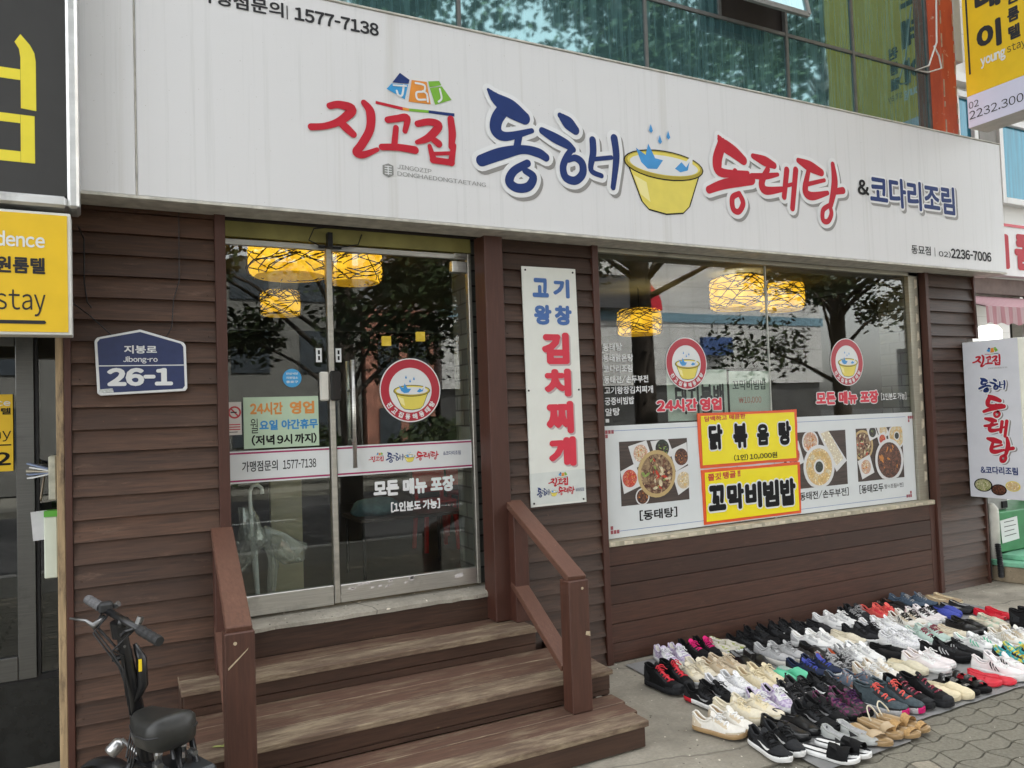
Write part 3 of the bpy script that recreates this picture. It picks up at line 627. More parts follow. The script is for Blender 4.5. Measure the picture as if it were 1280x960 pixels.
# ------------------------------------------------------------------ banner by the door
bn = thing('wall_banner', 'tall white panel with red vertical lettering screwed to siding between door and window', 'wall sign', (2.62, -.03, 1.13))
MB().prism([(2.41, 1.132), (2.838, 1.134), (2.818, 2.731), (2.4, 2.729)], -.036, -.026).build('panel', pm('banner_white', (.70, .71, .66), .45, .03), bn)
mb = MB()
def vtext(mb, chars, boxes, y, bold, grow=0, dx=0, dz=0):
    for ch, b in zip(chars, boxes): text(mb, ch, b[0]+dx, b[1]+dx, b[2]+dz, b[3]+dz, y, bold, grow=grow)
B1 = [(2.475, 2.60, 2.525, 2.655), (2.635, 2.765, 2.525, 2.655), (2.48, 2.615, 2.34, 2.475), (2.64, 2.775, 2.34, 2.475)]
vtext(mb, '고기왕창', B1, -.0375, .06); mb.build('blue_lettering', pm('banner_blue', (.035, .12, .36), .4, .06), bn)
B2 = [(2.53, 2.745, 2.075, 2.29), (2.54, 2.75, 1.855, 2.045), (2.545, 2.76, 1.605, 1.825), (2.555, 2.77, 1.385, 1.585)]
mb = MB(); vtext(mb, '김치찌개', B2, -.0368, .07, 0, .012, -.012); mb.build('lettering_shade', pm('banner_shade', (.45, .36, .36), .5, .05), bn)
mb = MB(); vtext(mb, '김치찌개', B2, -.0378, .07); mb.build('red_lettering', red_b, bn)
MB().flat([(2.412, 1.145), (2.836, 1.147), (2.833, 1.36), (2.409, 1.352)], -.0366).build('logo_strip', pm('strip_grey', (.6, .63, .6), .45, .05), bn)
mb = MB()
for x, z in ((2.425, 2.705), (2.795, 2.705), (2.43, 1.155), (2.815, 1.155), (2.42, 1.9), (2.81, 1.9)): mb.tube([(x, -.039, z), (x, -.036, z)], .007, 8)
mb.build('screw', dark_metal, bn)
def logo_row(parent, x0, z0, s, y, white=None, dz=0):
    """the sign's own line of lettering, small"""
    xf = lambda x, z, w: (x0+(x-.98)*s, z0+(z-3.14)*s+dz*(x-.98)*s, w*s)
    w = parent
    lay(['jin', 'go', 'jip', 'dong2', 'tae', 'tang'], red_m, 'red_lettering', w, y, xf=xf)
    lay(['dong', 'hae'], blue_m, 'blue_lettering', w, y, xf=xf)
    roof_logo(w, y, xf=xf, lines=False)
    cx, cz, _ = xf(3.48, 3.475, 0); tub(w, cx, cz, .69*s, y+.0008)
    mb = MB(); a = xf(5.64, 3.40, 0); b = xf(6.78, 3.66, 0); text(mb, '&코다리조림', a[0], b[0], a[1], b[1], y, .01); mb.build('small_lettering', blue_m, w)
xf0 = lambda x, z, w: (2.545+(x-.98)*.17, 1.255+(z-3.25)*.17, w*.2)
lay(['jin', 'go', 'jip'], red_m, 'red_lettering', bn, -.0385, xf=xf0); roof_logo(bn, -.0385, xf=lambda x, z, w: (2.545+(x-.98)*.17, 1.255+(z-3.25)*.17, w*.17), lines=False)
xf1 = lambda x, z, w: (2.455+(x-2.03)*.088, 1.19+(z-3.14)*.105, w*.105)
lay(['dong', 'hae'], blue_m, 'blue_lettering', bn, -.0385, xf=xf1); lay(['dong2', 'tae', 'tang'], red_m, 'red_lettering', bn, -.0385, xf=xf1); tub(bn, 2.583, 1.222, .06, -.0385)
mb = MB(); text(mb, '&코다리조림', 2.755, 2.82, 1.21, 1.235, -.0385, .01); mb.build('small_lettering', blue_m, bn)
# ------------------------------------------------------------------ window posters, stickers, vinyl lettering
YW = .060                                   # outer face of the shop glass is y = .062
def rect(mb, x0, x1, z0, z1, y): return mb.flat([(x0, z0), (x1, z0), (x1, z1), (x0, z1)], y)
poster_w = pm('poster_white', (.68, .71, .72), .3, .03, 4)
photo_wood = wood('photo_dark_boards', (.06, .042, .036), 'x')
def dish(name, a, b, scale=45):
    m, t, p = nodes(name); n = noise(t, scale, (1, 1, 1), 3, .6, dist=1.5); n2 = noise(t, scale*1.6, (1, 1, 1), 2, .5, (5, 5, 5))
    c = mixc(t, ramp(t, n, .4, .6), a, b); c = mixc(t, ramp(t, n2, .58, .66), c, sc(b, 1.8)); t.links.new(c, p.inputs['Base Color']); p.inputs['Roughness'].default_value = .35
    MATS[name] = m; return m
F = {'stew': dish('print_stew', (.07, .014, .008), (.30, .20, .11), 22), 'kimchi': dish('print_kimchi', (.45, .02, .015), (.55, .16, .1)), 'black': dish('print_seaweed', (.01, .014, .012), (.03, .04, .03)),
     'brown': dish('print_braise', (.03, .012, .008), (.14, .05, .025)), 'cream': dish('print_sprouts', (.55, .42, .25), (.6, .5, .36)), 'yellow': dish('print_pancake', (.62, .38, .14), (.6, .5, .3)), 'pink': dish('print_salad', (.5, .25, .16), (.55, .42, .33)), 'tofu': dish('print_tofu', (.62, .52, .36), (.62, .56, .44)), 'green': dish('print_greens', (.2, .24, .05), (.5, .46, .3))}
FM = [photo_wood, pm('print_porcelain', (.68, .68, .68), .3, .04), pm('print_brass', (.5, .36, .16), .3, .1)]+list(F.values())+[pm('print_'+n_, c_, .35, .25, 60) for n_, c_ in (('chilli', (.5, .04, .015)), ('meat', (.16, .06, .03)), ('noodle', (.62, .54, .36)), ('leek', (.22, .32, .07)), ('carrot', (.55, .2, .03)), ('sauce', (.035, .012, .008)), ('batter', (.62, .42, .16)))]
FI = {k: 3+i for i, k in enumerate(F)}
def food(parent, x0, x1, z0, z1, y, bowls, plate=None):
    mb = MB(); rect(mb, x0, x1, z0, z1, y); k = 0
    for (u, v, r, kind, rim) in bowls:
        k += 1; cx, cz = x0+(x1-x0)*u, z0+(z1-z0)*v; rr = r*(x1-x0)
        def cl(pts): return [(min(max(a, x0), x1), min(max(b, z0), z1)) for a, b in pts]
        C = lambda q, n=26: cl([(cx+q*math.cos(6.2832*i/n), cz+q*math.sin(6.2832*i/n)) for i in range(n)])
        if rim == 'sq': mb.m = 1; mb.flat(cl([(cx-rr*.6, cz-rr*1.15), (cx+rr*1.15, cz-rr*.6), (cx+rr*.6, cz+rr*1.15), (cx-rr*1.15, cz+rr*.6)]), y-.0006*k)
        elif rim == 'tray': mb.m = 1; mb.flat(cl([(cx+rr*.3, cz-rr*1.5), (cx+rr*1.2, cz-rr*.9), (cx-rr*.2, cz+rr*1.5), (cx-rr*1.1, cz+rr*.9)]), y-.0006*k)
        else: mb.m = 2 if rim == 'brass' else 1; mb.flat(C(rr), y-.0006*k)
        mb.m = FI[kind]
        if rim == 'tray': mb.flat(cl([(cx+rr*.32, cz-rr*1.15), (cx+rr*.92, cz-rr*.75), (cx-rr*.2, cz+rr*1.15), (cx-rr*.85, cz+rr*.75)]), y-.0006*k-.0003)
        else: mb.flat(C(rr*(.68 if rim == 'sq' else .84)), y-.0006*k-.0003)
        fr_ = random.Random(int(cx*977)+k); pal = {'stew': (0, 1, 2, 3, 2), 'brown': (1, 1, 5, 4), 'kimchi': (0, 0, 4), 'pink': (2, 4, 2), 'cream': (2, 2, 6), 'yellow': (6, 2, 6), 'tofu': (2, 2), 'green': (3, 2), 'black': (5, 5, 3)}[kind]
        if rim != 'tray':
            for q_ in range(34):
                aa = fr_.uniform(0, 6.28); dd = rr*(.5 if rim == 'sq' else .7)*fr_.random()**.5; e1 = rr*fr_.uniform(.05, .16); e2 = e1*fr_.uniform(.25, .6); th = fr_.uniform(0, 3.14)
                if kind == 'yellow': dd = rr*.6; e1 = rr*.17; th = aa+1.57; e2 = rr*.12
                mb.m = 3+len(F)+fr_.choice(pal); mb.flat(cl([(cx+dd*math.cos(aa)+e1*math.cos(v)*math.cos(th)-e2*math.sin(v)*math.sin(th), cz+dd*math.sin(aa)+e1*math.cos(v)*math.sin(th)+e2*math.sin(v)*math.cos(th)) for v in [6.283*i/9 for i in range(9)]]), y-.0006*k-.00032-.000006*q_)
        if kind == 'yellow':
            mb.m = 1; mb.flat(C(rr*.34), y-.0006*k-.00055); mb.m = FI['black']; mb.flat(C(rr*.25), y-.0006*k-.00058)
        mb.m = 0
    return mb.build('food_photo', FM, parent)
corner_m = pm('corner_mark', (.35, .08, .1), .5, .1)
def corner(mb, x, z, sx, sz, y):
    for i, j in ((0, 0), (1, 0), (0, 1), (2, 0)):
        a, b = x+sx*i*.026, z+sz*j*.03; mb.flat([(min(a, a+sx*.022), min(b, b+sz*.026)), (max(a, a+sx*.022), min(b, b+sz*.026)), (max(a, a+sx*.022), max(b, b+sz*.026)), (min(a, a+sx*.022), max(b, b+sz*.026))], y)
yp = YW-.002
p1 = thing('menu_poster', 'white menu sheet with photo of fish stew bowl on window beside the door siding', 'poster', (3.5, .05, .83))
MB().prism([(3.047, .842), (4.30, .85), (4.30, 1.643), (3.047, 1.640)], yp, YW+.001).build('sheet', poster_w, p1)
food(p1, 3.19, 3.81, 1.063, 1.523, yp-.001, [(.3, .80, .15, 'pink', 'sq'), (.62, .86, .15, 'black', 'sq'), (.9, .70, .15, 'brown', 'sq'), (.13, .42, .15, 'kimchi', 'sq'), (.92, .32, .15, 'cream', 'sq'), (.3, .12, .10, 'brown', 'round'), (.52, .46, .28, 'stew', 'brass')])
mb = MB(); text(mb, '[동태탕]', 3.345, 3.69, .945, 1.02, yp-.001, .03); mb.build('black_lettering', black_m, p1)
mb = MB(); rect(mb, 3.13, 4.28, 1.602, 1.605, yp-.001); rect(mb, 3.15, 4.28, .889, .892, yp-.001); mb.build('rule_line', blue_b, p1)
mb = MB(); corner(mb, 3.075, 1.61, 1, -1, yp-.001); corner(mb, 3.09, .875, 1, 1, yp-.001); mb.build('corner_mark', corner_m, p1)
p2 = thing('menu_poster', 'wide white menu sheet with two food photos at the right end of the window', 'poster', (5.6, .05, .83))
MB().prism([(4.305, .85), (6.425, .845), (6.425, 1.638), (4.305, 1.643)], yp, YW+.001).build('sheet', poster_w, p2)
food(p2, 4.80, 5.535, 1.053, 1.514, yp-.001, [(.15, .6, .14, 'kimchi', 'sq'), (.42, .82, .13, 'pink', 'round'), (.76, .72, .2, 'tofu', 'tray'), (.54, .36, .25, 'yellow', 'round')])
food(p2, 5.665, 6.272, 1.06, 1.516, yp-.001, [(.13, .68, .22, 'stew', 'brass'), (.35, .92, .11, 'black', 'sq'), (.58, .95, .12, 'cream', 'sq'), (.87, .82, .19, 'yellow', 'round'), (.55, .77, .1, 'kimchi', 'sq'), (.17, .27, .15, 'pink', 'sq'), (.68, .36, .31, 'brown', 'round')])
mb = MB(); text(mb, '[동태전/손두부전]', 4.93, 5.54, .955, 1.025, yp-.001, .02); text(mb, '[동태모두', 5.675, 5.985, .955, 1.03, yp-.001, .02); text(mb, '탕+조림+전]', 6.0, 6.25, .975, 1.015, yp-.001, .01); mb.build('black_lettering', black_m, p2)
mb = MB(); rect(mb, 4.4, 6.33, 1.598, 1.601, yp-.001); rect(mb, 4.4, 6.33, .885, .888, yp-.001); mb.build('rule_line', blue_b, p2)
mb = MB(); corner(mb, 6.36, 1.605, 1, -1, yp-.001) ; corner(mb, 6.36, .875, -1, 1, yp-.001); mb.build('corner_mark', corner_m, p2)
def ypost(label, x0, x1, z0, z1, sk, top, tb, big, bb, small, sb):
    o = thing('yellow_poster', label, 'poster', (x0, .05, z0)); y = .052; rr = random.Random(int(z0*100))
    pts = []
    for (a, b, c, d) in ((x0, z0, x1, z0+sk), (x1, z0+sk, x1+.01, z1), (x1+.01, z1, x0-.01, z1), (x0-.01, z1, x0, z0)):
        for i in range(6): t_ = i/6; pts.append((a+(c-a)*t_+rr.uniform(-.002, .002), b+(d-b)*t_+rr.uniform(-.003, .003)))
    MB().prism(pts, y, YW-.0025).build('border', pm('poster_orange_red', (.75, .09, .015), .3, .06), o)
    g = .022; mb = MB()
    # gently rippled plastic sheet
    n = 14; vs = [(x0+g+(x1-x0-2*g)*i/n, y-.0012-.0012*abs(math.sin(i*1.7+j*2.3)), z0+g+sk*i/n+(z1-z0-2*g-sk*i/n)*j/5) for j in range(6) for i in range(n+1)]
    mb.add(vs, [(j*(n+1)+i, j*(n+1)+i+1, (j+1)*(n+1)+i+1, (j+1)*(n+1)+i) for j in range(5) for i in range(n)])
    mb.build('yellow_field', pm('poster_yellow', (.88, .74, .012), .22, .03, 3), o, smooth=True)
    yt = y-.0035
    mb = MB(); text(mb, top, *tb, yt, .035, .0, .012); mb.build('red_lettering', pm('letter_red_brown', (.55, .05, .02), .4, .05), o)
    mb = MB()
    for ch, b in zip(big, bb): text(mb, ch, b[0]-.004, b[1]+.004, b[2]-.004, b[3]+.004, yt+.0004, .13, grow=.04)
    mb.build('lettering_halo', white_m, o)
    mb = MB()
    for ch, b in zip(big, bb): text(mb, ch, *b, yt-.0002, .062)
    if small: text(mb, small, *sb, yt-.0002, .022)
    mb.build('black_lettering', black_m, o); return o
bb = [(4.015+i*.245, 4.155+i*.245, 1.42, 1.615) for i in range(4)]; bb[3] = (4.745, 4.885, 1.42, 1.615); bb[1] = (4.26, 4.41, 1.42, 1.615); bb[2] = (4.51, 4.64, 1.43, 1.60)
ypost('bright yellow poster with four spaced black syllables, upper one of the two taped on window', 3.925, 4.955, 1.287, 1.705, .0, '담백하고 매콤한', (3.98, 4.40, 1.638, 1.678), '닭볶음탕', bb, '(1인) 10,000원', (4.26, 4.72, 1.322, 1.372))
bb = [(3.985+i*.187, 4.16+i*.187, .955-.006*i, 1.15) for i in range(5)]
ypost('bright yellow poster with five crowded black syllables, lower one of the two taped on window', 3.94, 4.962, .858, 1.274, .0, '쫄깃 탱글 !!', (3.99, 4.32, 1.185, 1.24), '꼬막비빔밥', bb, None, None)
def ring_text(mb, s, cx, cz, r, h, y, a0, a1, k=1.0):
    for i, ch in enumerate(s):
        a = a0+(a1-a0)*(i+.5)/len(s); ca, sa = math.cos(a+math.pi/2), math.sin(a+math.pi/2)
        ox, oz = cx+r*k*math.cos(a), cz+r*math.sin(a)
        text(mb, ch, -h*.45, h*.45, -h/2, h/2, y, .04, fn=lambda u, v, d: (ox+(u*ca-v*sa)*k, 2*y-d, oz+u*sa+v*ca))
def sticker(label, cx, cz, r, y, k=1.0):
    o = thing('round_sticker', label, 'sticker', (cx, y, cz-r), None)
    mb = MB(); mb.disc(cx, cz, r*k, r, y-.0008, 48); mb.m = 1; mb.ring(cx, cz, r*.70, r*.965, y-.0016, 48, k); mb.m = 0; mb.disc(cx, cz, r*.69*k, r*.69, y-.0014, 40)
    mb.build('disc', [white_m, pm('sticker_red', (.42, .015, .035), .35, .05)], o)
    mb = MB(); ring_text(mb, '진고집동해동태탕', cx, cz, r*.83, r*.18, y-.0022, math.radians(205), math.radians(335), k); mb.build('white_lettering', white_m, o)
    tub(o, cx+.04*r, cz-.02*r, r*1.18, y-.0018); return o
sticker('round red-ringed sticker with yellow tub on the glass entrance door', 1.672, 1.925, .205, .171)
sticker('round red-ringed sticker above red 24-hour lettering on left window pane', 3.84, 2.085, .198, .0615)
sticker('round red-ringed sticker with yellow tub at right end of the window', 5.605, 2.095, .205, .0615)
# vinyl lettering on the window
mb = MB()
for i, s_ in enumerate(('동태탕', '동태맑은탕', '코다리조림', '동태전/손두부전', '고기왕창김치찌개', '궁중비빔밥', '알탕')):
    wd = (.165, .26, .25, .39, .43, .255, .125)[i]; z = 2.175-i*.0775; text(mb, s_, 3.085, 3.085+wd, z, z+.055, YW, .02, dz=.004); mb.disc(3.058, z+.028, .008, .008, YW, 10)
rect(mb, 3.085, 3.115, 1.665, 1.69, YW)
mb.build('menu_lettering', white_m, win)
def halo_text(s_, b, parent, y):
    mb = MB(); text(mb, s_, *b, y+.0006, .12, grow=.06); mb.build('lettering_halo', white_m, parent)
    mb = MB(); text(mb, s_, *b, y-.0004, .06); mb.build('red_lettering', red_b, parent)
halo_text('24시간 영업', (3.54, 4.17, 1.722, 1.82), win, YW); halo_text('모든 메뉴 포장', (5.205, 5.985, 1.732, 1.845), win, YW)
mb = MB(); text(mb, '[1인분도 가능]', 6.02, 6.36, 1.755, 1.82, YW, .02); mb.build('white_lettering', white_m, win)
# sheets behind the glass
pale = pm('pale_paper', (.52, .58, .52), .6, .06, 5)
o = thing('paper_notice', 'pale sheet with black lettering hanging behind round sticker in window', 'notice', (3.95, .09, 1.65))
MB().box(3.665, 4.255, .085, .088, 1.652, 2.04).build('sheet', pale, o); mb = MB(); text(mb, '돼지불백', 3.73, 4.22, 1.70, 1.93, .0835, .04); mb.build('black_lettering', char_m, o)
o = thing('paper_notice', 'pale green price sheet with thin lettering near middle of the window', 'notice', (4.48, .09, 1.65))
MB().box(4.28, 4.705, .085, .088, 1.652, 2.025).build('sheet', pale, o); mb = MB(); text(mb, '꼬막비빔밥', 4.31, 4.67, 1.875, 1.955, .0835, .01); mb.build('black_lettering', char_m, o); mb = MB(); text(mb, '₩10,000', 4.37, 4.61, 1.765, 1.82, .0835, .0); mb.build('red_lettering', pm('faded_red', (.5, .12, .08), .5), o)
# door films and stickers
yd = .1705
film = pm('door_film_white', (.66, .68, .68), .3, .02); mag = pm('film_magenta', (.32, .02, .1), .4, .05)
for x0, x1, d in ((.556, 1.141, dl), (1.189, 2.086, dr)):
    MB().box(x0, x1, yd, .1718, 1.405, 1.59).build('film_band', film, d)
    mb = MB(); rect(mb, x0, x1, 1.572, 1.582, yd-.0008); rect(mb, x0, x1, 1.414, 1.424, yd-.0008); mb.build('film_stripe', mag, d)
mb = MB(); text(mb, '가맹점문의', .635, .835, 1.468, 1.53, yd-.001, .015); text(mb, '1577-7138', .865, 1.06, 1.472, 1.525, yd-.001, .015); mb.build('film_lettering', char_m, dl)
logo_row(dr, 1.385, 1.468, .107, yd-.001)
mb = MB(); text(mb, '모든 메뉴 포장', 1.41, 1.955, 1.262, 1.365, yd, .06); text(mb, '[1인분도 가능]', 1.52, 1.85, 1.158, 1.222, yd, .045); mb.build('white_lettering', white_m, dr)
o = thing('opening_hours_sign', 'pale green opening-hours sheet with orange and blue lettering on the left door pane', 'notice', (.86, .16, 1.6))
MB().box(.648, 1.08, .164, .1695, 1.602, 1.90).build('sheet', pm('sheet_green', (.43, .55, .40), .4, .05), o)
mb = MB(); text(mb, '24시간', .685, .87, 1.795, 1.87, .163, .045); text(mb, '영업', .91, 1.055, 1.795, 1.872, .163, .045); mb.build('orange_lettering', pm('letter_orange', (.62, .24, .05), .5, .05), o)
mb = MB(); text(mb, '요일 야간휴무', .735, 1.075, 1.705, 1.765, .163, .04); mb.build('blue_lettering', pm('letter_sky_blue', (.03, .22, .5), .5, .05), o)
mb = MB(); text(mb, '월', .685, .727, 1.69, 1.775, .163, .0); text(mb, '(저녁 9시 까지)', .69, 1.065, 1.618, 1.68, .163, .035); mb.build('black_lettering', black_m, o)
o = thing('blue_sticker', 'small round sky-blue sticker on left door pane above the opening-hours sheet', 'sticker', (.93, .17, 1.95))
MB().disc(.93, 2.01, .055, .055, .1708).build('disc', pm('sticker_sky', (.05, .32, .62), .35, .08), o)
mb = MB(); 
for k, s_ in enumerate(('안심식당', '지정업소', '종로구')): text(mb, s_, .895, .965, 2.03-k*.025, 2.044-k*.025, .1700, .02)
mb.build('white_lettering', white_m, o)
o = thing('no_smoking_sticker', 'small white no-smoking sticker at left edge of the glass door', 'sticker', (.6, .17, 1.68))
MB().box(.556, .638, .169, .1715, 1.685, 1.875).build('sheet', pm('sheet_cream', (.62, .58, .54), .4, .05), o)
mb = MB(); mb.ring(.6, 1.815, .026, .036, .1682, 30); mb.prism([(.576, 1.835), (.582, 1.841), (.624, 1.795), (.618, 1.789)], .1678, .1682)
for k in range(3): rect(mb, .57, .63, 1.742-k*.014, 1.748-k*.014, .168)
mb.build('no_smoking_mark', pm('mark_red', (.5, .04, .05), .45), o)
mb = MB(); rect(mb, .578, .612, 1.812, 1.819, .1675); rect(mb, .57, .615, 1.70, 1.704, .168); mb.build('cigarette_mark', char_m, o)
# ------------------------------------------------------------------ projecting box sign at the right corner
FX = 7.075; fnb = lambda u, v, d: (FX-d, -u, v)
bx = thing('projecting_sign', 'white upright light box with red brush lettering projecting from right corner siding', 'sign', (7.2, -.03, .82))
MB().box(FX+.002, FX+.30, -.53, -.03, .83, 2.27).build('casing', pm('casing_cream', (.62, .62, .52), .4, .06), bx, bevel=.006)
MB().box(FX, FX+.003, -.528, -.032, .832, 2.268).build('face_panel', pm('box_white', (.70, .71, .75), .3, .03), bx)
mb = MB(); mb.box(FX+.05, FX+.25, -.03, .0, 2.05, 2.12); mb.box(FX+.05, FX+.25, -.03, .0, 1.0, 1.07); mb.box(FX+.02, FX+.12, -.12, -.06, 2.27, 2.30); mb.build('bracket', steel, bx)
def bxf(keys, u0, u1, v0, v1, ks=1.3):
    xs_ = [p[0] for k in keys for L in S[k] for p in L]; zs_ = [p[1] for k in keys for L in S[k] for p in L]; a, b, c, d = min(xs_), max(xs_), min(zs_), max(zs_)
    s1, s2 = (u1-u0)/(b-a), (v1-v0)/(d-c); return lambda x, z, w: (u0+(x-a)*s1, v0+(z-c)*s2, w*min(s1, s2)*ks)
for keys, bxx, mm in ((['dong', 'hae'], (.17, .40, 1.80, 1.93), blue_m), (['dong2'], (.20, .38, 1.57, 1.77), red_m), (['tae'], (.20, .40, 1.395, 1.555), red_m), (['tang'], (.22, .44, 1.17, 1.38), red_m)):
    xf = bxf(keys, *bxx)
    lay(keys, shade_m, 'lettering_shade', bx, .001, fnb, lambda x, z, w: (xf(x, z, w)[0]+.012, xf(x, z, w)[1]-.008, xf(x, z, w)[2]), .008)
    lay(keys, halo_m, 'lettering_halo', bx, .0022, fnb, xf, .010)
    lay(keys, mm, 'red_lettering' if mm is red_m else 'blue_lettering', bx, .0034, fnb, xf)
lay(['jin', 'go', 'jip'], red_m, 'red_lettering', bx, .002, fnb, bxf(['jin', 'go', 'jip'], .125, .37, 2.035, 2.135))
roof_logo(bx, .002, fnb, lambda x, z, w: (.255+(x-1.438)*.25, 2.155+(z-3.64)*.3, w*.3), lines=False)
mb = MB(); text(mb, 'JINGOZIP DONGHAEDONGTAETANG', .26, .43, 2.005, 2.018, .002, 0, fn=fnb); mb.build('small_lettering', grey_m, bx)
mb = MB(); text(mb, '&코다리조림', .14, .47, 1.05, 1.12, .003, .03, fn=fnb); mb.build('blue_lettering', blue_m, bx)
for u, v, r, kd in ((.155, .945, .085, 'green'), (.295, .91, .07, 'brown'), (.42, .95, .065, 'yellow')):
    mb = MB(); 
    for q, (rr_, mi) in enumerate(((r, 0), (r*.86, 1))): mb.m = mi; mb.add([fnb(u+rr_*math.cos(i*.262), v+rr_*.72*math.sin(i*.262), .002+.001*q+.0002*u) for i in range(24)], [tuple(range(24))])
    mb.build('dish_picture', [black_m if kd != 'yellow' else tub_y, F[kd]], bx)
# ------------------------------------------------------------------ yellow projecting sign, top right
FX2 = 7.35; fny = lambda u, v, d: (FX2-d, -u, v)
yg = thing('projecting_sign', 'yellow lodging light box with white phone strip projecting high above the sign', 'sign', (7.5, -.04, 4.33))
MB().box(FX2+.003, FX2+.30, -1.35, -.04, 4.345, 7.2).build('casing', pm('casing_grey', (.42, .42, .38), .5, .1), yg, bevel=.006)
MB().box(FX2, FX2+.004, -1.348, -.042, 4.655, 7.19).build('face_panel', yel_s, yg)
MB().box(FX2, FX2+.004, -1.348, -.042, 4.348, 4.653).build('phone_panel', pm('lilac_white', (.66, .65, .78), .4, .02), yg)
MB().box(7.225, 7.34, -.03, .16, 5.0, 7.0).build('mounting_panel', pm('mount_grey', (.42, .43, .44), .5, .05), yg, bevel=.004)
mb = MB(); text(mb, '이', .165, .395, 5.02, 5.28, .002, .05, fn=fny); text(mb, '테', .165, .405, 5.40, 5.70, .002, .05, fn=fny); text(mb, '스', .165, .405, 5.83, 6.1, .002, .05, fn=fny)
for k, ch in enumerate('텔룸원'): text(mb, ch, .455, .56, 5.02+k*.165, 5.15+k*.165, .002, .04, fn=fny)
mb.add([fny(.075, 4.86, .002), (fny(.093, 4.86, .002)), fny(.093, 6.5, .002), fny(.075, 6.5, .002)], [(0, 1, 2, 3)])
text(mb, 'stay', .435, .60, 4.895, 4.985, .002, 0, fn=fny); text(mb, '02', .055, .15, 4.53, 4.595, .002, .0, fn=fny); text(mb, '2232.3001', .055, .62, 4.425, 4.505, .002, .0, fn=fny); mb.build('black_lettering', char_m, yg)
mb = MB(); text(mb, 'young', .19, .42, 4.865, 4.97, .002, .04, fn=fny); mb.build('white_lettering', white_m, yg)
mb = MB(); mb.tube([(6.98, -.03, 5.6), (6.9, -.06, 5.1), (6.78, -.05, 4.86), (6.62, -.02, 4.80), (6.78, -.04, 4.80), (6.95, -.06, 4.86), (6.94, -.05, 4.98), (6.9, -.03, 5.08)], .008, 6)
tag(mb.build('cable', pm('cable_white', (.6, .58, .54), .5), base=(6.9, -.03, 4.8)), 'pale loose cable hanging in front of teal glass beside orange pillar', 'cable')
# ------------------------------------------------------------------ neighbour on the left: dark glass entrance
ln = thing('neighbour_building', 'dark glass entrance of the lodging house left of the brown siding', 'building', (-1.2, .3, 0))
stone = pm('black_stone', (.014, .015, .015), .18, .3, 12, bmp=0)
smoke = glass('smoked_glass', tint=(.35, .38, .37), boost=1.9)
dfr = metal('door_frame_grey', (.16, .16, .155), .35)
MB().box(-1.8, -.29, .3, .5, 0, .44).build('base', stone, ln)
mb = MB(); mb.box(-1.8, -.29, .3, .36, .44, .47); mb.box(-.39, -.375, .295, .36, .47, 2.9); mb.box(-1.8, -.29, .3, .36, 2.32, 2.9); mb.build('frame', dark_metal, ln)
dd = MB().box(-.475, -.392, .28, .33, .46, 2.3).box(-1.4, -.476, .28, .33, .46, .58).box(-1.4, -.476, .28, .33, 2.2, 2.3).build('door', dfr, ln, bevel=.003)
MB().box(-1.4, -.476, .3, .31, .58, 2.2).build('pane', smoke, dd)
MB().box(-.374, -.285, .32, .33, .47, 2.32).build('pane', smoke, ln)
mb = MB(); mb.box(-1.9, -.28, .9, .95, 0, 2.95); mb.box(-14, -1.82, .36, .9, 0, 2.88); mb.box(-1.9, -.28, .5, .9, 0, .02); mb.box(-.284, -.276, .2, .9, 0, 3); mb.build('lobby_wall', pm('lobby_dark', (.035, .038, .036), .6, .2), ln)
MB().box(-14, -.28, .36, .9, 2.9, 9.5).build('upper_wall', pm('neighbour_grey', (.2, .2, .2), .8), ln)  # height and leftward run added out of view to block sun from behind
o = thing('door_poster', 'small yellow poster with black lettering on the dark glass door', 'poster', (-.6, .27, 1.54))
MB().box(-.9, -.487, .272, .2795, 1.545, 1.945).build('sheet', yel_s, o)
mb = MB(); text(mb, 'stay', -.66, -.495, 1.70, 1.765, .271, 0); rect(mb, -.66, -.495, 1.678, 1.685, .271); text(mb, '2232', -.80, -.497, 1.575, 1.645, .271, .03); text(mb, '원룸텔', -.64, -.495, 1.84, 1.875, .271, .03); mb.build('black_lettering', black_m, o)
mb = MB(); text(mb, 'residence', -.76, -.497, 1.885, 1.92, .271, .02); mb.build('white_lettering', white_m, o)
o = thing('letter_box', 'grey metal letter box stuffed with a fan of mail beside timber edge', 'letter box', (-.29, .1, 1.4))
MB().box(-.312, -.278, .0, .16, 1.40, 1.62).build('casing', pm('box_beige', (.42, .41, .33), .5, .3, 22), o, bevel=.005)
mb = MB()
for k in range(5):
    mb.m = k % 3; z = 1.53+k*.006; mb.beam((-.312, .06, z), (-.395-.008*(k % 3), .03+.01*k, z-.015+.012*k), .09, .007, (0, 1, 0))
mb.build('envelope', [white_m, pm('mail_blue', (.2, .25, .38), .6), pm('mail_cream', (.5, .45, .36), .6)], o)
MB().beam((-.33, .08, 1.55), (-.35, .05, 1.40), .09, .004, (0, 1, 0)).build('folded_leaflet', pm('mail_brown', (.3, .24, .18), .6), o)
o = thing('notice_box', 'tall pale box with green top edge hanging by the dark entrance', 'leaflet holder', (-.3, .1, 1.0))
MB().box(-.335, -.277, .02, .09, 1.01, 1.315).build('casing', pm('holder_ivory', (.62, .66, .55), .5, .05), o, bevel=.004)
MB().box(-.335, -.277, .018, .092, 1.316, 1.345).build('lid', pm('holder_green', (.1, .38, .04), .5), o)
o = MB().beam((-.36, .06, 1.345), (-.35, .06, 1.2), .07, .004, (1, 0, 0)).build('paper_sheet', pm('paper_grey', (.55, .55, .56), .7), base=(-.36, .06, 1.2))
tag(o, 'small loose pale paper tucked beside the notice box', 'paper')

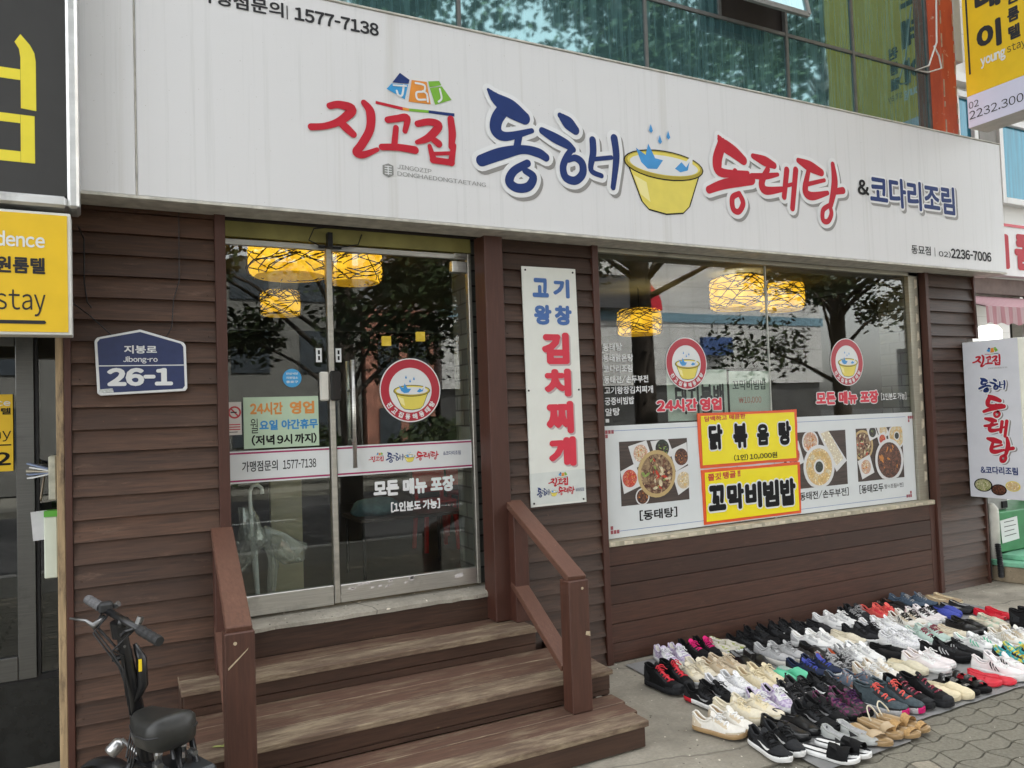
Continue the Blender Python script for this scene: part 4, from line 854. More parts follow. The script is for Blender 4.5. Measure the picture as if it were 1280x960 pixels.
# ------------------------------------------------------------------ neighbour on the right
rn = thing('neighbour_building', 'pale neighbouring building with sky-blue windows beyond the right end', 'building', (10, .6, 0))
m, t, p = nodes('pale_cladding'); br = t.nodes.new('ShaderNodeTexBrick'); tc = t.nodes.new('ShaderNodeTexCoord'); mp = t.nodes.new('ShaderNodeMapping'); mp.inputs['Rotation'].default_value = (R(90), 0, 0)
t.links.new(tc.outputs['Object'], mp.inputs[0]); t.links.new(mp.outputs[0], br.inputs[0]); br.inputs['Scale'].default_value = 1; br.inputs['Brick Width'].default_value = .6; br.inputs['Row Height'].default_value = .3; br.inputs['Mortar Size'].default_value = .004
br.inputs['Color1'].default_value = (.72, .71, .67, 1); br.inputs['Color2'].default_value = (.68, .67, .64, 1); br.inputs['Mortar'].default_value = (.5, .49, .46, 1); t.links.new(br.outputs[0], p.inputs['Base Color']); MATS['cladding'] = m
mb = MB(); mb.box(7.34, 16, .5, .8, 3.6, 9.5); mb.box(7.34, 16, .8, 4.6, 3.6, 3.7); mb.box(7.34, 16, .8, 5, 0, .01); mb.box(7.34, 16, 4.5, 4.6, 0, 3.6); mb.box(7.34, 7.4, .5, 4.5, 0, 3.6); mb.build('wall', m, rn)  # includes an unseen roof slab, added to keep sun out of the shop
MB().box(8.33, 8.62, .44, .5, 3.6, 9).build('pier', pm('pier_grey', (.3, .29, .27), .8, .1), rn)
fr_m = pm('window_frame_white', (.74, .74, .72), .4, .03); blue_g = curtain('blue_window', (.018, .10, .15), (.45, .7, .8), .14)
for x0, x1, z0, z1 in ((7.9, 8.28, 4.2, 5.02), (8.66, 10.2, 3.87, 4.83), (10.4, 12, 3.87, 4.83)):
    fr = MB().box(x0, x0+.07, .42, .5, z0, z1).box(x1-.07, x1, .42, .5, z0, z1).box(x0+.07, x1-.07, .42, .5, z1-.07, z1).box(x0+.07, x1-.07, .42, .5, z0, z0+.07).build('window', fr_m, rn, bevel=.004)
    MB().box(x0+.07, x1-.07, .46, .47, z0+.07, z1-.07).build('pane', blue_g, fr)
mb = MB(); mb.box(8.3, 16, .34, .5, 5.0, 5.08); mb.box(8.3, 16, .38, .5, 5.1, 5.16); mb.box(7.6, 8.28, .40, .5, 5.1, 5.2); mb.build('cornice', fr_m, rn)
mb = MB(); mb.box(7.36, 16, .45, .8, 2.86, 3.03); mb.build('beam', pm('beam_brown', (.16, .12, .10), .7, .2), rn)
mb = MB(); mb.box(9.0, 9.06, .5, .6, 0, 2.86); mb.build('post', steel, rn)
mb = MB()
for k in range(30): mb.beam((9.08, .55, 1.2+k*.055), (10.2, .55, 1.2+k*.055), .03, .006, (0, 1, .5))
mb.build('louvre', pm('louvre_grey', (.2, .19, .17), .6), rn)
MB().box(9.06, 12, .6, .66, .0, 2.86).build('shutter', pm('shop_dark', (.03, .03, .028), .7), rn)
o = thing('shop_sign', 'white shop sign band with large red letters above the pink awning', 'shop sign', (10, .4, 3.04))
MB().box(7.4, 15, .36, .45, 3.05, 3.62).build('panel', pm('band_white', (.74, .74, .74), .4, .03), o)
MB().box(7.4, 15, .352, .36, 3.585, 3.615).build('stripe', red_b, o)
mb = MB(); text(mb, '매', 8.14, 8.60, 3.12, 3.50, .357, .06); text(mb, '콤', 8.70, 9.12, 3.12, 3.52, .357, .06); mb.build('red_lettering', red_m, o)
m, t, p = nodes('striped_awning'); wv = t.nodes.new('ShaderNodeTexWave'); wv.inputs['Scale'].default_value = 2.4; tc = t.nodes.new('ShaderNodeTexCoord'); t.links.new(tc.outputs['Object'], wv.inputs[0])
t.links.new(mixc(t, ramp(t, wv.outputs[0], .45, .55), (.52, .36, .38), (.46, .22, .25)), p.inputs['Base Color']); p.inputs['Roughness'].default_value = .8; MATS['awning'] = m
o = thing('awning', 'faded pink striped shop awning under the red lettered sign', 'awning', (9, .2, 2.5))
mb = MB(); mb.add([(7.36, .5, 2.84), (12, .5, 2.84), (12, -.1, 2.62), (7.36, -.1, 2.62), (7.36, .5, 2.83), (12, .5, 2.83), (12, -.1, 2.61), (7.36, -.1, 2.61)], [(0, 3, 2, 1), (4, 5, 6, 7)]); mb.build('canopy', m, o)
mb = MB(); vs = []; n = 120
for i in range(n+1): x = 7.36+4.64*i/n; vs += [(x, -.1, 2.62), (x, -.104-.006*math.sin(i), 2.45+.012*math.sin(i*1.3))]
mb.add(vs, [(2*i, 2*i+1, 2*i+3, 2*i+2) for i in range(n)]); mb.build('valance', m, o)
o = thing('standing_sign', 'glowing white round-topped lit sign with red disc under the awning', 'lit sign', (8.1, .2, 1.9))
mb = MB(); mb.lathe([(.0, .58), (.08, .57), (.12, .52), (.125, .0), (0, 0)], (8.05, .3, 1.92)); mb.build('lamp_body', emis('lit_white', (.8, .8, .75), (1, .98, .9), .5), o, smooth=True)
MB().disc(8.05, 2.07, .06, .06, .172).build('red_disc', red_m, o)
MB().tube([(8.05, .3, 0), (8.05, .3, 1.92)], .03).build('pole', dark_metal, o)
o = thing('ceiling_lamp', 'small warm ceiling lamp inside the shop beyond the right corner', 'lamp', (8.9, 1.5, 2.75))
MB().tube([(9.0, 1.4, 2.80), (9.0, 1.4, 2.75)], .12, 16).build('diffuser', emis('lit_warm', (.8, .7, .5), (1, .8, .45), .7), o)
MB().tube([(9.0, 1.4, 2.86), (9.0, 1.4, 2.80)], .14, 16).build('rim', dark_metal, o)
# things stacked at the right corner
gp = pm('green_paint', (.035, .21, .075), .5, .2, 6); gpl = pm('pale_green_paint', (.18, .46, .30), .6, .3, 5)
o = thing('green_cabinet', 'green painted metal cabinet with taped paper beside the siding corner', 'cabinet', (8, .1, .2))
MB().box(7.50, 9.2, .02, .5, .24, .63).build('body', gp, o, bevel=.01)
mb = MB(); mb.prism([(7.60, .33), (7.88, .35), (7.86, .57), (7.58, .55)], .012, .016); mb.build('taped_paper', white_m, o)
mb = MB(); 
for k in range(4): mb.beam((7.64, .0105, .53-k*.045), (7.80+.03*(k % 2), .0105, .535-k*.043), .002, .006, (0, 1, 0))
mb.build('handwriting', char_m, o)
o = thing('green_platform', 'pale green worn painted ledge on a tan concrete block at the right corner', 'ledge', (8, -.1, 0))
mb = MB(); mb.hprism([(7.42, -.10), (7.5, -.34), (9.2, -.95), (9.2, .5), (7.42, .5)], 0.001, .15); mb.build('concrete_block', conc('tan_concrete', (.36, .29, .20)), o, bevel=.008)
mb = MB(); mb.hprism([(7.40, -.08), (7.48, -.33), (9.2, -.94), (9.2, .5), (7.40, .5)], .151, .19); mb.hprism([(7.55, .0), (7.6, -.2), (9.2, -.7), (9.2, .3)], .191, .235); mb.build('ledge_top', gpl, o, bevel=.006)
o = thing('grey_appliance', 'grey metal box with black knob standing on the green cabinet', 'appliance', (7.65, .2, .63))
MB().prism([(7.48, .632), (7.86, .632), (7.88, .81), (7.46, .84)], .1, .4).build('body', pm('appliance_grey', (.26, .26, .25), .5, .1), o, bevel=.01)
MB().box(7.76, 7.84, .085, .099, .65, .715).build('knob', black_m, o)
o = thing('vent_pipe', 'white capped vent pipe with black corrugated hose against the siding corner', 'pipe', (7.42, -.02, .1))
mb = MB(); mb.tube([(7.41, -.02, .22), (7.41, -.02, .62), (7.41, -.02, .68), (7.39, -.02, .71), (7.36, -.02, .72)], [.055, .055, .052, .04, .01], 14); mb.build('pipe_body', pm('pipe_white', (.58, .57, .52), .5, .12), o, smooth=True)
mb = MB(); pts = []; rs = []
for i in range(40): a = i/39; pts.append((7.385-.03*math.sin(a*3), -.07-.03*math.sin(a*2.5), .36-.30*a)); rs.append(.028 if i % 2 else .021)
mb.tube(pts, rs, 10); mb.build('corrugated_hose', dark_metal, o)
o = MB().tube([(7.325, -.02, 2.85), (7.33, -.03, 2.3), (7.322, -.03, 1.4), (7.327, -.03, .4), (7.30, -.05, .05)], .005, 6).build('cable', dark_metal, base=(7.325, -.03, .05)); tag(o, 'thin dark cable running down the right edge of the siding', 'cable')

# ------------------------------------------------------------------ wooden steps
st = thing('wooden_steps', 'three weathered brown timber steps with two handrails at the glass entrance', 'steps', (1.3, -.6, 0))
def tread(x0, x1, y0, y1, z, splits, mats, stag=0):
    mb = MB(); rr = random.Random(int(z*1000)); w_ = (y1-y0)/splits
    for k in range(splits):
        mb.m = 0 if k < 1 else 1
        mb.box(x0-rr.uniform(0, .006), x1+stag*k+rr.uniform(-.01, .01), y0+k*w_+.003, y0+(k+1)*w_-.003, z-.03+rr.uniform(-.002, .001), z+rr.uniform(-.002, .002))
    return mb.build('tread', mats, st, bevel=.003)
tm = [tread_worn, tread_m]
tread(.262, 2.425, -1.205, -.79, .142, 3, tm, .025)
tread(.262, 2.485, -.81, -.25, .285, 3, tm)
tread(.265, 2.292, -.285, .066, .43, 2, tm)
def riser(x0, x1, y, z0, z1, gap=None):
    mb = MB()
    if gap: mb.box(x0, x1, y, y+.02, z0, z0+gap-.004); mb.box(x0, x1, y-.004, y+.02, z0+gap, z1)
    else: mb.box(x0, x1, y, y+.02, z0, z1)
    return mb.build('riser', riser_m, st, bevel=.002)
riser(.275, 2.41, -1.19, .008, .108); riser(.275, 2.47, -.785, .142, .252, .03); riser(.275, 2.285, -.262, .286, .398, .045)
for q in ((.266, .286, -1.168, .0, .005, .11), (.266, .286, -.763, .0, .113, .253), (.266, .286, -.24, .0, .256, .396), (2.40, 2.42, -1.165, -.03, .005, .11), (2.455, 2.475, -.76, -.03, .113, .253), (2.265, 2.283, -.238, -.03, .256, .396)): MB().box(*q).build('side_board', riser_m, st)
def railing(xw0, xw1, xn0, xn1, yn, side):
    r_ = MB(); dx = (xw0+xw1)/2; nx = (xn0+xn1)/2; wd = xn1-xn0
    zt, zn = 1.195, .872; ya, yb = -.035, yn+.02
    r_.beam((dx, ya, zt-.022), (nx, yb, zn-.024), .11, .042); rail = r_.build('railing', rail_m, st, bevel=.004)
    MB().beam((dx, ya-.03, .665), (nx, yb+.11, .345), .10, .04).build('lower_rail', rail_m, rail, bevel=.004)
    MB().box(dx-.05, dx+.05, -.135, -.04, .432, 1.12).build('post', post_m, rail, bevel=.004)
    MB().box(nx-.063, nx+.063, yn, yn+.1, .143, .845).build('newel_post', newel_m, rail, bevel=.005)
    mb = MB(); mb.tube([(nx+side*.02, yn-.001, .80), (nx+side*.02, yn+.01, .80)], .008, 8); mb.add([(nx-.05, yn-.0015, .70), (nx-.01, yn-.0015, .735), (nx+.035, yn-.0015, .775), (nx+.03, yn-.0015, .765), (nx-.012, yn-.0015, .725), (nx-.05, yn-.0015, .69)] if side < 0 else [(nx+.03, yn-.0015, .55), (nx+.06, yn-.0015, .54), (nx+.06, yn-.0015, .565), (nx+.035, yn-.0015, .57)], [(0, 1, 2, 3, 4, 5)] if side < 0 else [(0, 1, 2, 3)])
    mb.build('scratch', pm('bare_timber', (.45, .36, .24), .7, .3, 50), rail); return rail
railing(.445, .545, .41, .51, -.94, -1); railing(2.22, 2.33, 2.13, 2.26, -.94, 1)
leafo = MB(); leafo.add([(.40, -.72, .288), (.44, -.74, .30), (.47, -.70, .289), (.43, -.68, .306)], [(0, 1, 2, 3)]); leafo.add([(.36, -.70, .288), (.42, -.73, .289), (.43, -.715, .292), (.37, -.69, .29)], [(0, 1, 2, 3)])
tag(leafo.build('fallen_leaf', pm('leaf_yellow_green', (.3, .32, .1), .6, .3, 60), base=(.41, -.71, .287)), 'small curled yellowish leaf lying on the middle step', 'leaf')

# ------------------------------------------------------------------ inside the restaurant
twig = pm('dark_twig', (.05, .03, .012), .8)
lan_e, t, p = nodes('lantern_paper'); t.nodes.remove(p); tl = t.nodes.new('ShaderNodeBsdfTranslucent'); df_ = t.nodes.new('ShaderNodeBsdfDiffuse'); mx_ = t.nodes.new('ShaderNodeMixShader'); mx_.inputs[0].default_value = .25
lc = mixc(t, ramp(t, noise(t, 9, (1, 1, 1), 4), .3, .7), (.62, .36, .02), (.86, .60, .07)); t.links.new(lc, tl.inputs[0]); t.links.new(lc, df_.inputs[0]); t.links.new(tl.outputs[0], mx_.inputs[1]); t.links.new(df_.outputs[0], mx_.inputs[2]); t.links.new(mx_.outputs[0], t.nodes['Material Output'].inputs[0])
def lantern(label, cx, cy, cz, r, h):
    o = thing('paper_lantern', label, 'lantern', (cx, cy, cz-h/2), 'yellow twig lanterns'); rr = random.Random(int(cx*1000))
    n = 28; prof = [(r*.86, -h/2), (r*.97, -h*.44), (r, -h*.3), (r*1.01, 0), (r, h*.3), (r*.97, h*.44), (r*.86, h/2)]
    mb = MB(); mb.lathe(prof, (cx, cy, cz), n=n); mb.build('paper_shade', lan_e, o, smooth=True)
    mb = MB()
    for k in range(88):
        a = rr.uniform(0, 6.28); z = rr.uniform(-h*.48, h*.48); da = rr.uniform(.08, .22)*rr.choice((-1, 1)); dz = rr.uniform(-.09, .09)*h; pts = []
        for i in range(9):
            if abs(z+dz) > h*.52: dz = -dz*.6
            z += dz; a += da; q = 1.02+.03*rr.random()-(.1 if abs(z) > h*.44 else 0); pts.append((cx+r*q*math.cos(a), cy+r*q*math.sin(a), cz+z)); dz += rr.uniform(-.03, .03)*h
        mb.tube(pts, .0037, 4)
    mb.build('twig_cage', twig, o)
    lb = bpy.data.lights.new('lantern_bulb', 'POINT'); lb.energy = .8*(r/.25)**2; lb.color = (1, .84, .5); lb.shadow_soft_size = .05; lo = bpy.data.objects.new('lantern_bulb', lb); COL.objects.link(lo); lo.parent = o; lo.location = (0, 0, h/2)
    MB().tube([(cx, cy, cz+h/2-.01), (cx, cy, 2.96)], .004, 6).build('cord', dark_metal, o)
    MB().tube([(cx-r*.86, cy, cz+h/2), (cx+r*.86, cy, cz+h/2)], .004, 4).build('spreader', dark_metal, o)
def at(px_x, px_z, D):      # (X, Z) seen on the facade plane, carried on to depth D behind it
    k = (D+4.5)/4.5; return px_x*k, 1.76+(px_z-1.76)*k
for label, X, Z, D, r, h in (('large yellow twig lantern behind left pane of the entrance door', .90, 2.715, .75, .27, .30), ('yellow twig lantern partly hidden behind the door stile', 1.27, 2.69, 1.0, .21, .30),
   ('smaller yellow twig lantern hanging lower in the left door pane', .84, 2.43, 1.6, .15, .19), ('large yellow twig lantern left of the window joint', 4.33, 2.63, .75, .25, .29),
   ('yellow twig lantern right of the window joint behind the larger one', 4.79, 2.62, 1.15, .23, .28), ('yellow twig lantern at left end of the window above white menu lettering', 3.37, 2.38, 1.7, .22, .25)):
    x, z = at(X, Z, D); lantern(label, x, D, z, r, h)
fluo = emis('shade_glow', (.5, .4, .1), (1, .66, .08), .12)
o = thing('wall_lamp', 'small yellow wall lamps glowing far inside behind right door pane', 'lamp', (2.1, 3.5, 2.3))
for X, Z in ((1.46, 2.22), (1.68, 2.25)):
    x, z = at(X, Z, 3.4); MB().box(x-.045, x+.045, 3.35, 3.4, z-.05, z+.05).build('shade', fluo, o)
MB().box(2.3, 3.2, 3.4, 3.42, 2.4, 2.46).build('back_board', core, o)
o = thing('folding_table', 'dark low folding table inside behind the right door pane', 'table', (2.2, 1.2, .6))
MB().box(1.5, 2.3, .8, 1.3, 1.02, 1.045).build('tabletop', pm('table_brown', (.05, .035, .028), .3), o, bevel=.004)
for x, y in ((1.53, .83), (2.27, .83), (1.53, 1.27), (2.27, 1.27)): MB().tube([(x, y, .6), (x, y, 1.02)], .011).build('leg', dark_metal, o)
rr = random.Random(4)
def blob(name, mat, cx, cy, cz, rx, ry, rz, parent=None, rough_=.18):
    bm = bmesh.new(); bmesh.ops.create_icosphere(bm, subdivisions=3, radius=1); mb = MB()
    idx = {v: i for i, v in enumerate(bm.verts)}; vs = []
    for v in bm.verts:
        c_ = v.co; k = 1+rough_*(math.sin(c_.x*5.1+c_.z*3+cx*9)+math.sin(c_.y*6.3-c_.z*4))*.5; vs.append((cx+c_.x*rx*k, cy+c_.y*ry*k, max(cz-rz*.7, cz+c_.z*rz*k)))
    mb.add(vs, [tuple(idx[v] for v in f.verts) for f in bm.faces]); bm.free(); return mb.build(name, mat, parent, smooth=True, base=(cx, cy, cz-rz) if not parent else None)
o = thing('bag', 'folded blue-grey cloth bag lying on the folding table', 'bag', (1.62, .95, 1.045)); blob('bag_body', pm('cloth_blue', (.10, .19, .23), .8, .3, 14), 1.66, .98, 1.10, .17, .12, .075, o)
o = thing('bag', 'dark handbag with upright handle on the folding table', 'bag', (1.83, 1.1, 1.045)); b_ = blob('bag_body', pm('bag_dark', (.035, .022, .02), .6), 1.90, 1.12, 1.11, .12, .09, .08, o); MB().tube([(1.84, 1.12, 1.15), (1.86, 1.12, 1.25), (1.91, 1.12, 1.27), (1.95, 1.12, 1.24), (1.96, 1.12, 1.15)], .008).build('handle', MATS['bag_dark'], b_)
def stool(label, x, y):
    o = thing('plastic_chair', label, 'chair', (x, y, .6), None); rp = pm('red_plastic', (.5, .02, .02), .35, .05)
    MB().box(x-.15, x+.15, y-.15, y+.15, 1.0, 1.03).build('seat', rp, o, bevel=.012)
    MB().box(x-.15, x+.15, y+.13, y+.155, 1.08, 1.36).build('backrest', rp, o, bevel=.012)
    for sx, sy in ((-1, -1), (1, -1), (-1, 1), (1, 1)): MB().beam((x+sx*.15, y+sy*.15, .6), (x+sx*.125, y+sy*.125, 1.0), .03, .03).build('leg', rp, o)
    for sx in (-1, 1): MB().beam((x+sx*.12, y+.142, 1.03), (x+sx*.12, y+.142, 1.08), .03, .02).build('back_support', rp, o)
stool('red plastic chair behind the folding table, the nearer to the doors', 2.45, 1.8); stool('red plastic chair deep inside behind folding table, the farther one', 2.95, 2.25)
# umbrella in a clear plastic bag, hung on the left door
plast = glass('clear_plastic', tint=(.86, .89, .88), boost=2.5, dirt=.95)
o = thing('umbrella', 'white hook-handled umbrella in crumpled clear plastic behind left door pane', 'umbrella', (.68, .26, .66))
mb = MB(); mb.tube([(.755, .24, 1.33), (.752, .24, 1.365), (.73, .24, 1.385), (.70, .24, 1.38), (.685, .24, 1.35), (.685, .24, 1.30), (.69, .24, 1.18), (.70, .24, 1.05)], .011, 10); mb.build('handle', white_m, o, smooth=True)
MB().tube([(.70, .24, 1.05), (.72, .24, .67)], [.02, .012], 10).build('folded_canopy', pm('umbrella_clear', (.4, .42, .42), .4), o)
def crumple(name, pts, rs, parent, mat, seed, n=18):
    rr = random.Random(seed); mb = MB(); mb.tube(pts, rs, n, cap=False)
    mb.v = [(x+rr.uniform(-.012, .012), y+rr.uniform(-.008, .008), z+rr.uniform(-.012, .012)) for x, y, z in mb.v]; return mb.build(name, mat, parent, smooth=False)
crumple('plastic_sleeve', [(.66, .27, 1.26), (.68, .27, 1.18), (.70, .27, 1.08), (.66, .27, .98), (.62, .27, .9)], [.03, .06, .075, .06, .03], o, plast, 1)
crumple('plastic_bag', [(.66, .265, 1.06), (.76, .265, 1.07), (.84, .265, 1.03), (.93, .265, .97), (.99, .265, .95)], [.035, .06, .07, .08, .05], o, plast, 2)
crumple('plastic_tail', [(.80, .265, 1.02), (.81, .265, .9), (.80, .265, .78), (.79, .265, .68)], [.03, .028, .025, .012], o, plast, 3)
# ------------------------------------------------------------------ shoes laid out for sale
mat_m = pm('groundsheet_grey', (.23, .23, .225), .6, .2, 6, bmp=.2)
mb = MB(); rr = random.Random(9); nx, ny = 44, 16; vs = []
for j in range(ny+1):
    for i in range(nx+1):
        x = 2.97+3.42*i/nx; f = -1.845 if x < 3.62 else -1.70 if x > 3.78 else -1.845+.145*(x-3.62)/.16
        b = -.09; y = f+(b-f)*j/ny; vs.append((x+.10*(j/ny)*(1-i/nx)+(rr.uniform(-.006, .006) if i in (0, nx) else 0), y+(rr.uniform(-.004, .004) if j in (0, ny) else 0), .006+rr.uniform(0, .003)))
mb.add(vs, [(j*(nx+1)+i, j*(nx+1)+i+1, (j+1)*(nx+1)+i+1, (j+1)*(nx+1)+i) for j in range(ny) for i in range(nx)])
tag(mb.build('ground_sheet', mat_m, base=(4.6, -.9, .004), smooth=True), 'grey plastic sheet spread on the pavement under the rows of shoes', 'ground sheet')
def lerp_tab(tab, t):
    for (a, va), (b, vb) in zip(tab[:-1], tab[1:]):
        if t <= b: return va+(vb-va)*max(0, (t-a)/(b-a))
    return tab[-1][1]
WID = [(0, .014), (.02, .023), (.07, .030), (.2, .0335), (.4, .033), (.55, .0385), (.7, .0455), (.82, .0445), (.91, .037), (.97, .024), (1, .012)]
KIND = {
 'sneaker': dict(H=[(0, .070), (.04, .088), (.1, .079), (.2, .058), (.3, .060), (.4, .086), (.44, .088), (.55, .074), (.7, .057), (.85, .048), (.95, .042), (1, .034)], o=(.05, .43), sole=.026, lace=5, L=.275),
 'chunky': dict(H=[(0, .078), (.04, .098), (.1, .088), (.2, .068), (.3, .070), (.4, .098), (.44, .099), (.55, .084), (.7, .072), (.85, .058), (.95, .05), (1, .042)], o=(.05, .43), sole=.036, lace=5, L=.29),
 'boot': dict(H=[(0, .118), (.04, .128), (.14, .122), (.26, .114), (.36, .128), (.42, .122), (.55, .092), (.7, .072), (.85, .06), (.95, .05), (1, .04)], o=(.05, .37), sole=.032, lace=6, L=.285),
 'slipon': dict(H=[(0, .058), (.04, .066), (.15, .056), (.3, .05), (.45, .058), (.52, .062), (.65, .055), (.8, .046), (.93, .04), (1, .03)], o=(.04, .5), sole=.022, lace=0, L=.26),
 'flat': dict(H=[(0, .042), (.04, .05), (.15, .042), (.4, .032), (.62, .034), (.68, .036), (.8, .034), (.93, .03), (1, .022)], o=(.04, .64), sole=.012, lace=0, L=.245),
 'loafer': dict(H=[(0, .058), (.04, .066), (.15, .056), (.3, .05), (.46, .062), (.55, .066), (.68, .056), (.8, .046), (.93, .038), (1, .028)], o=(.04, .47), sole=.02, lace=0, L=.27),
 'slide': dict(H=[(0, .03), (1, .03)], o=(0, 1), sole=.024, lace=0, L=.26),
 'mule': dict(H=[(0, .034), (.3, .034), (.42, .05), (.5, .068), (.65, .066), (.8, .055), (.93, .044), (1, .032)], o=(.02, .46), sole=.03, lace=0, L=.255),
}
TH = [0, 20, 42, 62, 76]
def shoe_geo(kind, mir, seed):
    K = KIND[kind]; L = K['L']; rr = random.Random(seed); so_ = K['sole']
    bw = rr.uniform(.96, 1.06)
    W = lambda t: lerp_tab(WID, t)*bw
    cen = lambda t: mir*(.007*math.sin(t*3.1)-.006*max(0, t-.6)*2)
    spring = lambda t: .012*max(0, (t-.72)/.28)**2
    Y = lambda t: L/2-t*L                       # toe towards -y
    def side(t, ang, sgn, g=0):
        h = lerp_tab(K['H'], t); a = math.radians(ang); lean = 1-.22*(math.sin(a))**2 if t < K['o'][1] else 1
        v = (W(t)+g)*(abs(math.cos(a))**.62)*lean; 
        if t < K['o'][1]: v = max(v, W(t)*(.60 if t > .1 else .42+1.8*t))
        z = so_+spring(t)+(h-so_)*(math.sin(a)**.85) if ang else so_+spring(t)-.002
        return (cen(t)+sgn*v, Y(t), z)
    return K, W, cen, spring, Y, side
def make_shoe(kind, sd, side_, mats, seed, loc, rot, opts, desc, cat):
    K, W, cen, spring, Y, side = shoe_geo(kind, side_, seed); so_ = K['sole']; o0, o1 = K['o']; rr = random.Random(seed+side_)
    o = thing(mats['name'], desc, cat, (0, 0, 0), 'shoes laid out in rows on the pavement'); rot += rr.uniform(-.1, .1)
    ca, sa = math.cos(rot), math.sin(rot); tr = lambda p: (p[0]*ca-p[1]*sa, p[0]*sa+p[1]*ca, p[2])
    ph = [rr.uniform(0, 6.28) for _ in range(6)]; am = rr.uniform(.0015, .0034); roll = rr.uniform(-.05, .05)
    def warp(p):
        x, y, z = p; k = min(1, max(0, (z-so_)/.03))
        x *= 1.06; y *= 1.06; z *= 1.03
        return (x+k*am*(math.sin(y*55+ph[0])+.6*math.sin(y*120+z*70+ph[1]))+roll*max(0, z-so_), y+k*am*.8*math.sin(z*80+x*60+ph[2]), z+k*am*(math.sin(y*70+x*40+ph[3])*.8+.5*math.sin(y*140+ph[4])))
    def fin(mb, name, mat, parent=None, smooth=True):
        mb.v = [tr(warp(v)) for v in mb.v]; ob = mb.build(name, mat, parent or o, smooth=smooth); return ob
    # sole
    ts = [0, .01, .035, .08, .16, .26, .36, .46, .56, .66, .75, .83, .89, .94, .975, 1]
    mb = MB(); heel = opts.get('heel', 0)
    loops = [(-.004, 0), (.0015, .004), (.003, so_*.7), (.0005, so_), (-.006, so_+.001)]
    for g, z in loops:
        for sgn, seq in ((1, ts), (-1, ts[::-1])):
            for t in seq: mb.v.append((cen(t)+sgn*(W(t)+g), Y(t)+(g if t > .5 else -g)*-1*0, z+spring(t)+(0 if z else (.0 if t < .4 or t > .52 or not heel else .008))))
    n = 2*len(ts)
    for r_ in range(len(loops)-1): mb.f += [(r_*n+k, r_*n+(k+1) % n, (r_+1)*n+(k+1) % n, (r_+1)*n+k) for k in range(n)]; mb.mi += [0]*n
    q = len(ts)
    for k in range(q-1):
        for base in (0, (len(loops)-1)*n): mb.f.append((base+k, base+k+1, base+n-2-k, base+n-1-k)); mb.mi.append(1 if base and 0 else 0)
    if opts.get('accent'):      # coloured heel end of the midsole
        mb.mi = [1 if sum(mb.v[i][1] for i in f)/len(f) > Y(.22) else 0 for f in mb.f]
        fin(mb, 'sole', [mats['sole'], opts['accent']])
    elif opts.get('toe'):
        mb.mi = [1 if sum(mb.v[i][1] for i in f)/len(f) < Y(.93) else 0 for f in mb.f]; fin(mb, 'sole', [mats['sole'], opts['toe']])
    else: fin(mb, 'sole', mats['sole'])
    if kind == 'slide':
        mb = MB(); mb.v = []; seq = ts[1:-1]
        for t in seq: mb.v += [(cen(t)-W(t)*.93, Y(t), so_+spring(t)+.0025), (cen(t), Y(t), so_+spring(t)-.0005), (cen(t)+W(t)*.93, Y(t), so_+spring(t)+.0025)]
        for i in range(len(seq)-1):
            for k in (0, 1): mb.f.append((3*i+k, 3*i+k+1, 3*i+4+k, 3*i+3+k)); mb.mi.append(0)
        fin(mb, 'footbed', mats['lining'])
        for (ta, tb, hh) in opts.get('straps', [(.52, .8, .05)]):
            mb = MB(); m_ = 10; rows = 5
            for i in range(rows):
                t = ta+(tb-ta)*i/(rows-1)
                for k in range(m_+1):
                    a = math.pi*k/m_; mb.v.append((cen(t)+math.cos(a)*(W(t)+.004)*(1 if abs(math.cos(a)) > .95 else .98), Y(t), so_*.7+spring(t)+(hh-.012*i/rows)*math.sin(a)**.7))
            for i in range(rows-1): mb.f += [(i*(m_+1)+k, i*(m_+1)+k+1, (i+1)*(m_+1)+k+1, (i+1)*(m_+1)+k) for k in range(m_)]; mb.mi += [0]*m_
            fin(mb, 'strap', mats['upper'])
        if opts.get('ankle'):
            mb = MB(); mb.tube([(cen(.2)+math.cos(a)*.036, Y(.16)-math.sin(a)*-.035, so_+.012+.055*max(0, math.sin(a))) for a in [math.pi*i/12 for i in range(13)]], .004, 6); fin(mb, 'ankle_strap', mats['lining2'])
        if opts.get('bow'):
            mb = MB()
            for s_ in (-1, 1): mb.add([(cen(.62), Y(.62), so_+.055), (cen(.62)+s_*.045, Y(.54), so_+.06), (cen(.62)+s_*.05, Y(.7), so_+.04)], [(0, 1, 2) if s_ < 0 else (2, 1, 0)])
            fin(mb, 'bow', mats['upper'], smooth=False)
        if opts.get('buckle'):
            mb = MB()
            for (ta, tb, hh) in opts['straps']:
                t = (ta+tb)/2; mb.box(cen(t)-.016, cen(t)+.016, Y(t)-.012, Y(t)+.012, so_+hh*.62, so_+hh*.62+.006)
            fin(mb, 'buckle', steel, smooth=False)
        o.location = loc; return o
    # upper and lining
    T = [0, .012, .035, .07, .12, .18, .25, .32, .385, o1-.004, o1+.012, o1+.05]
    T = sorted(set([t for t in T if t <= .5 or t > o1-.01]+[.5, .56, .62, .68, .74, .8, .86, .91, .95, .98, 1]))
    rows = []
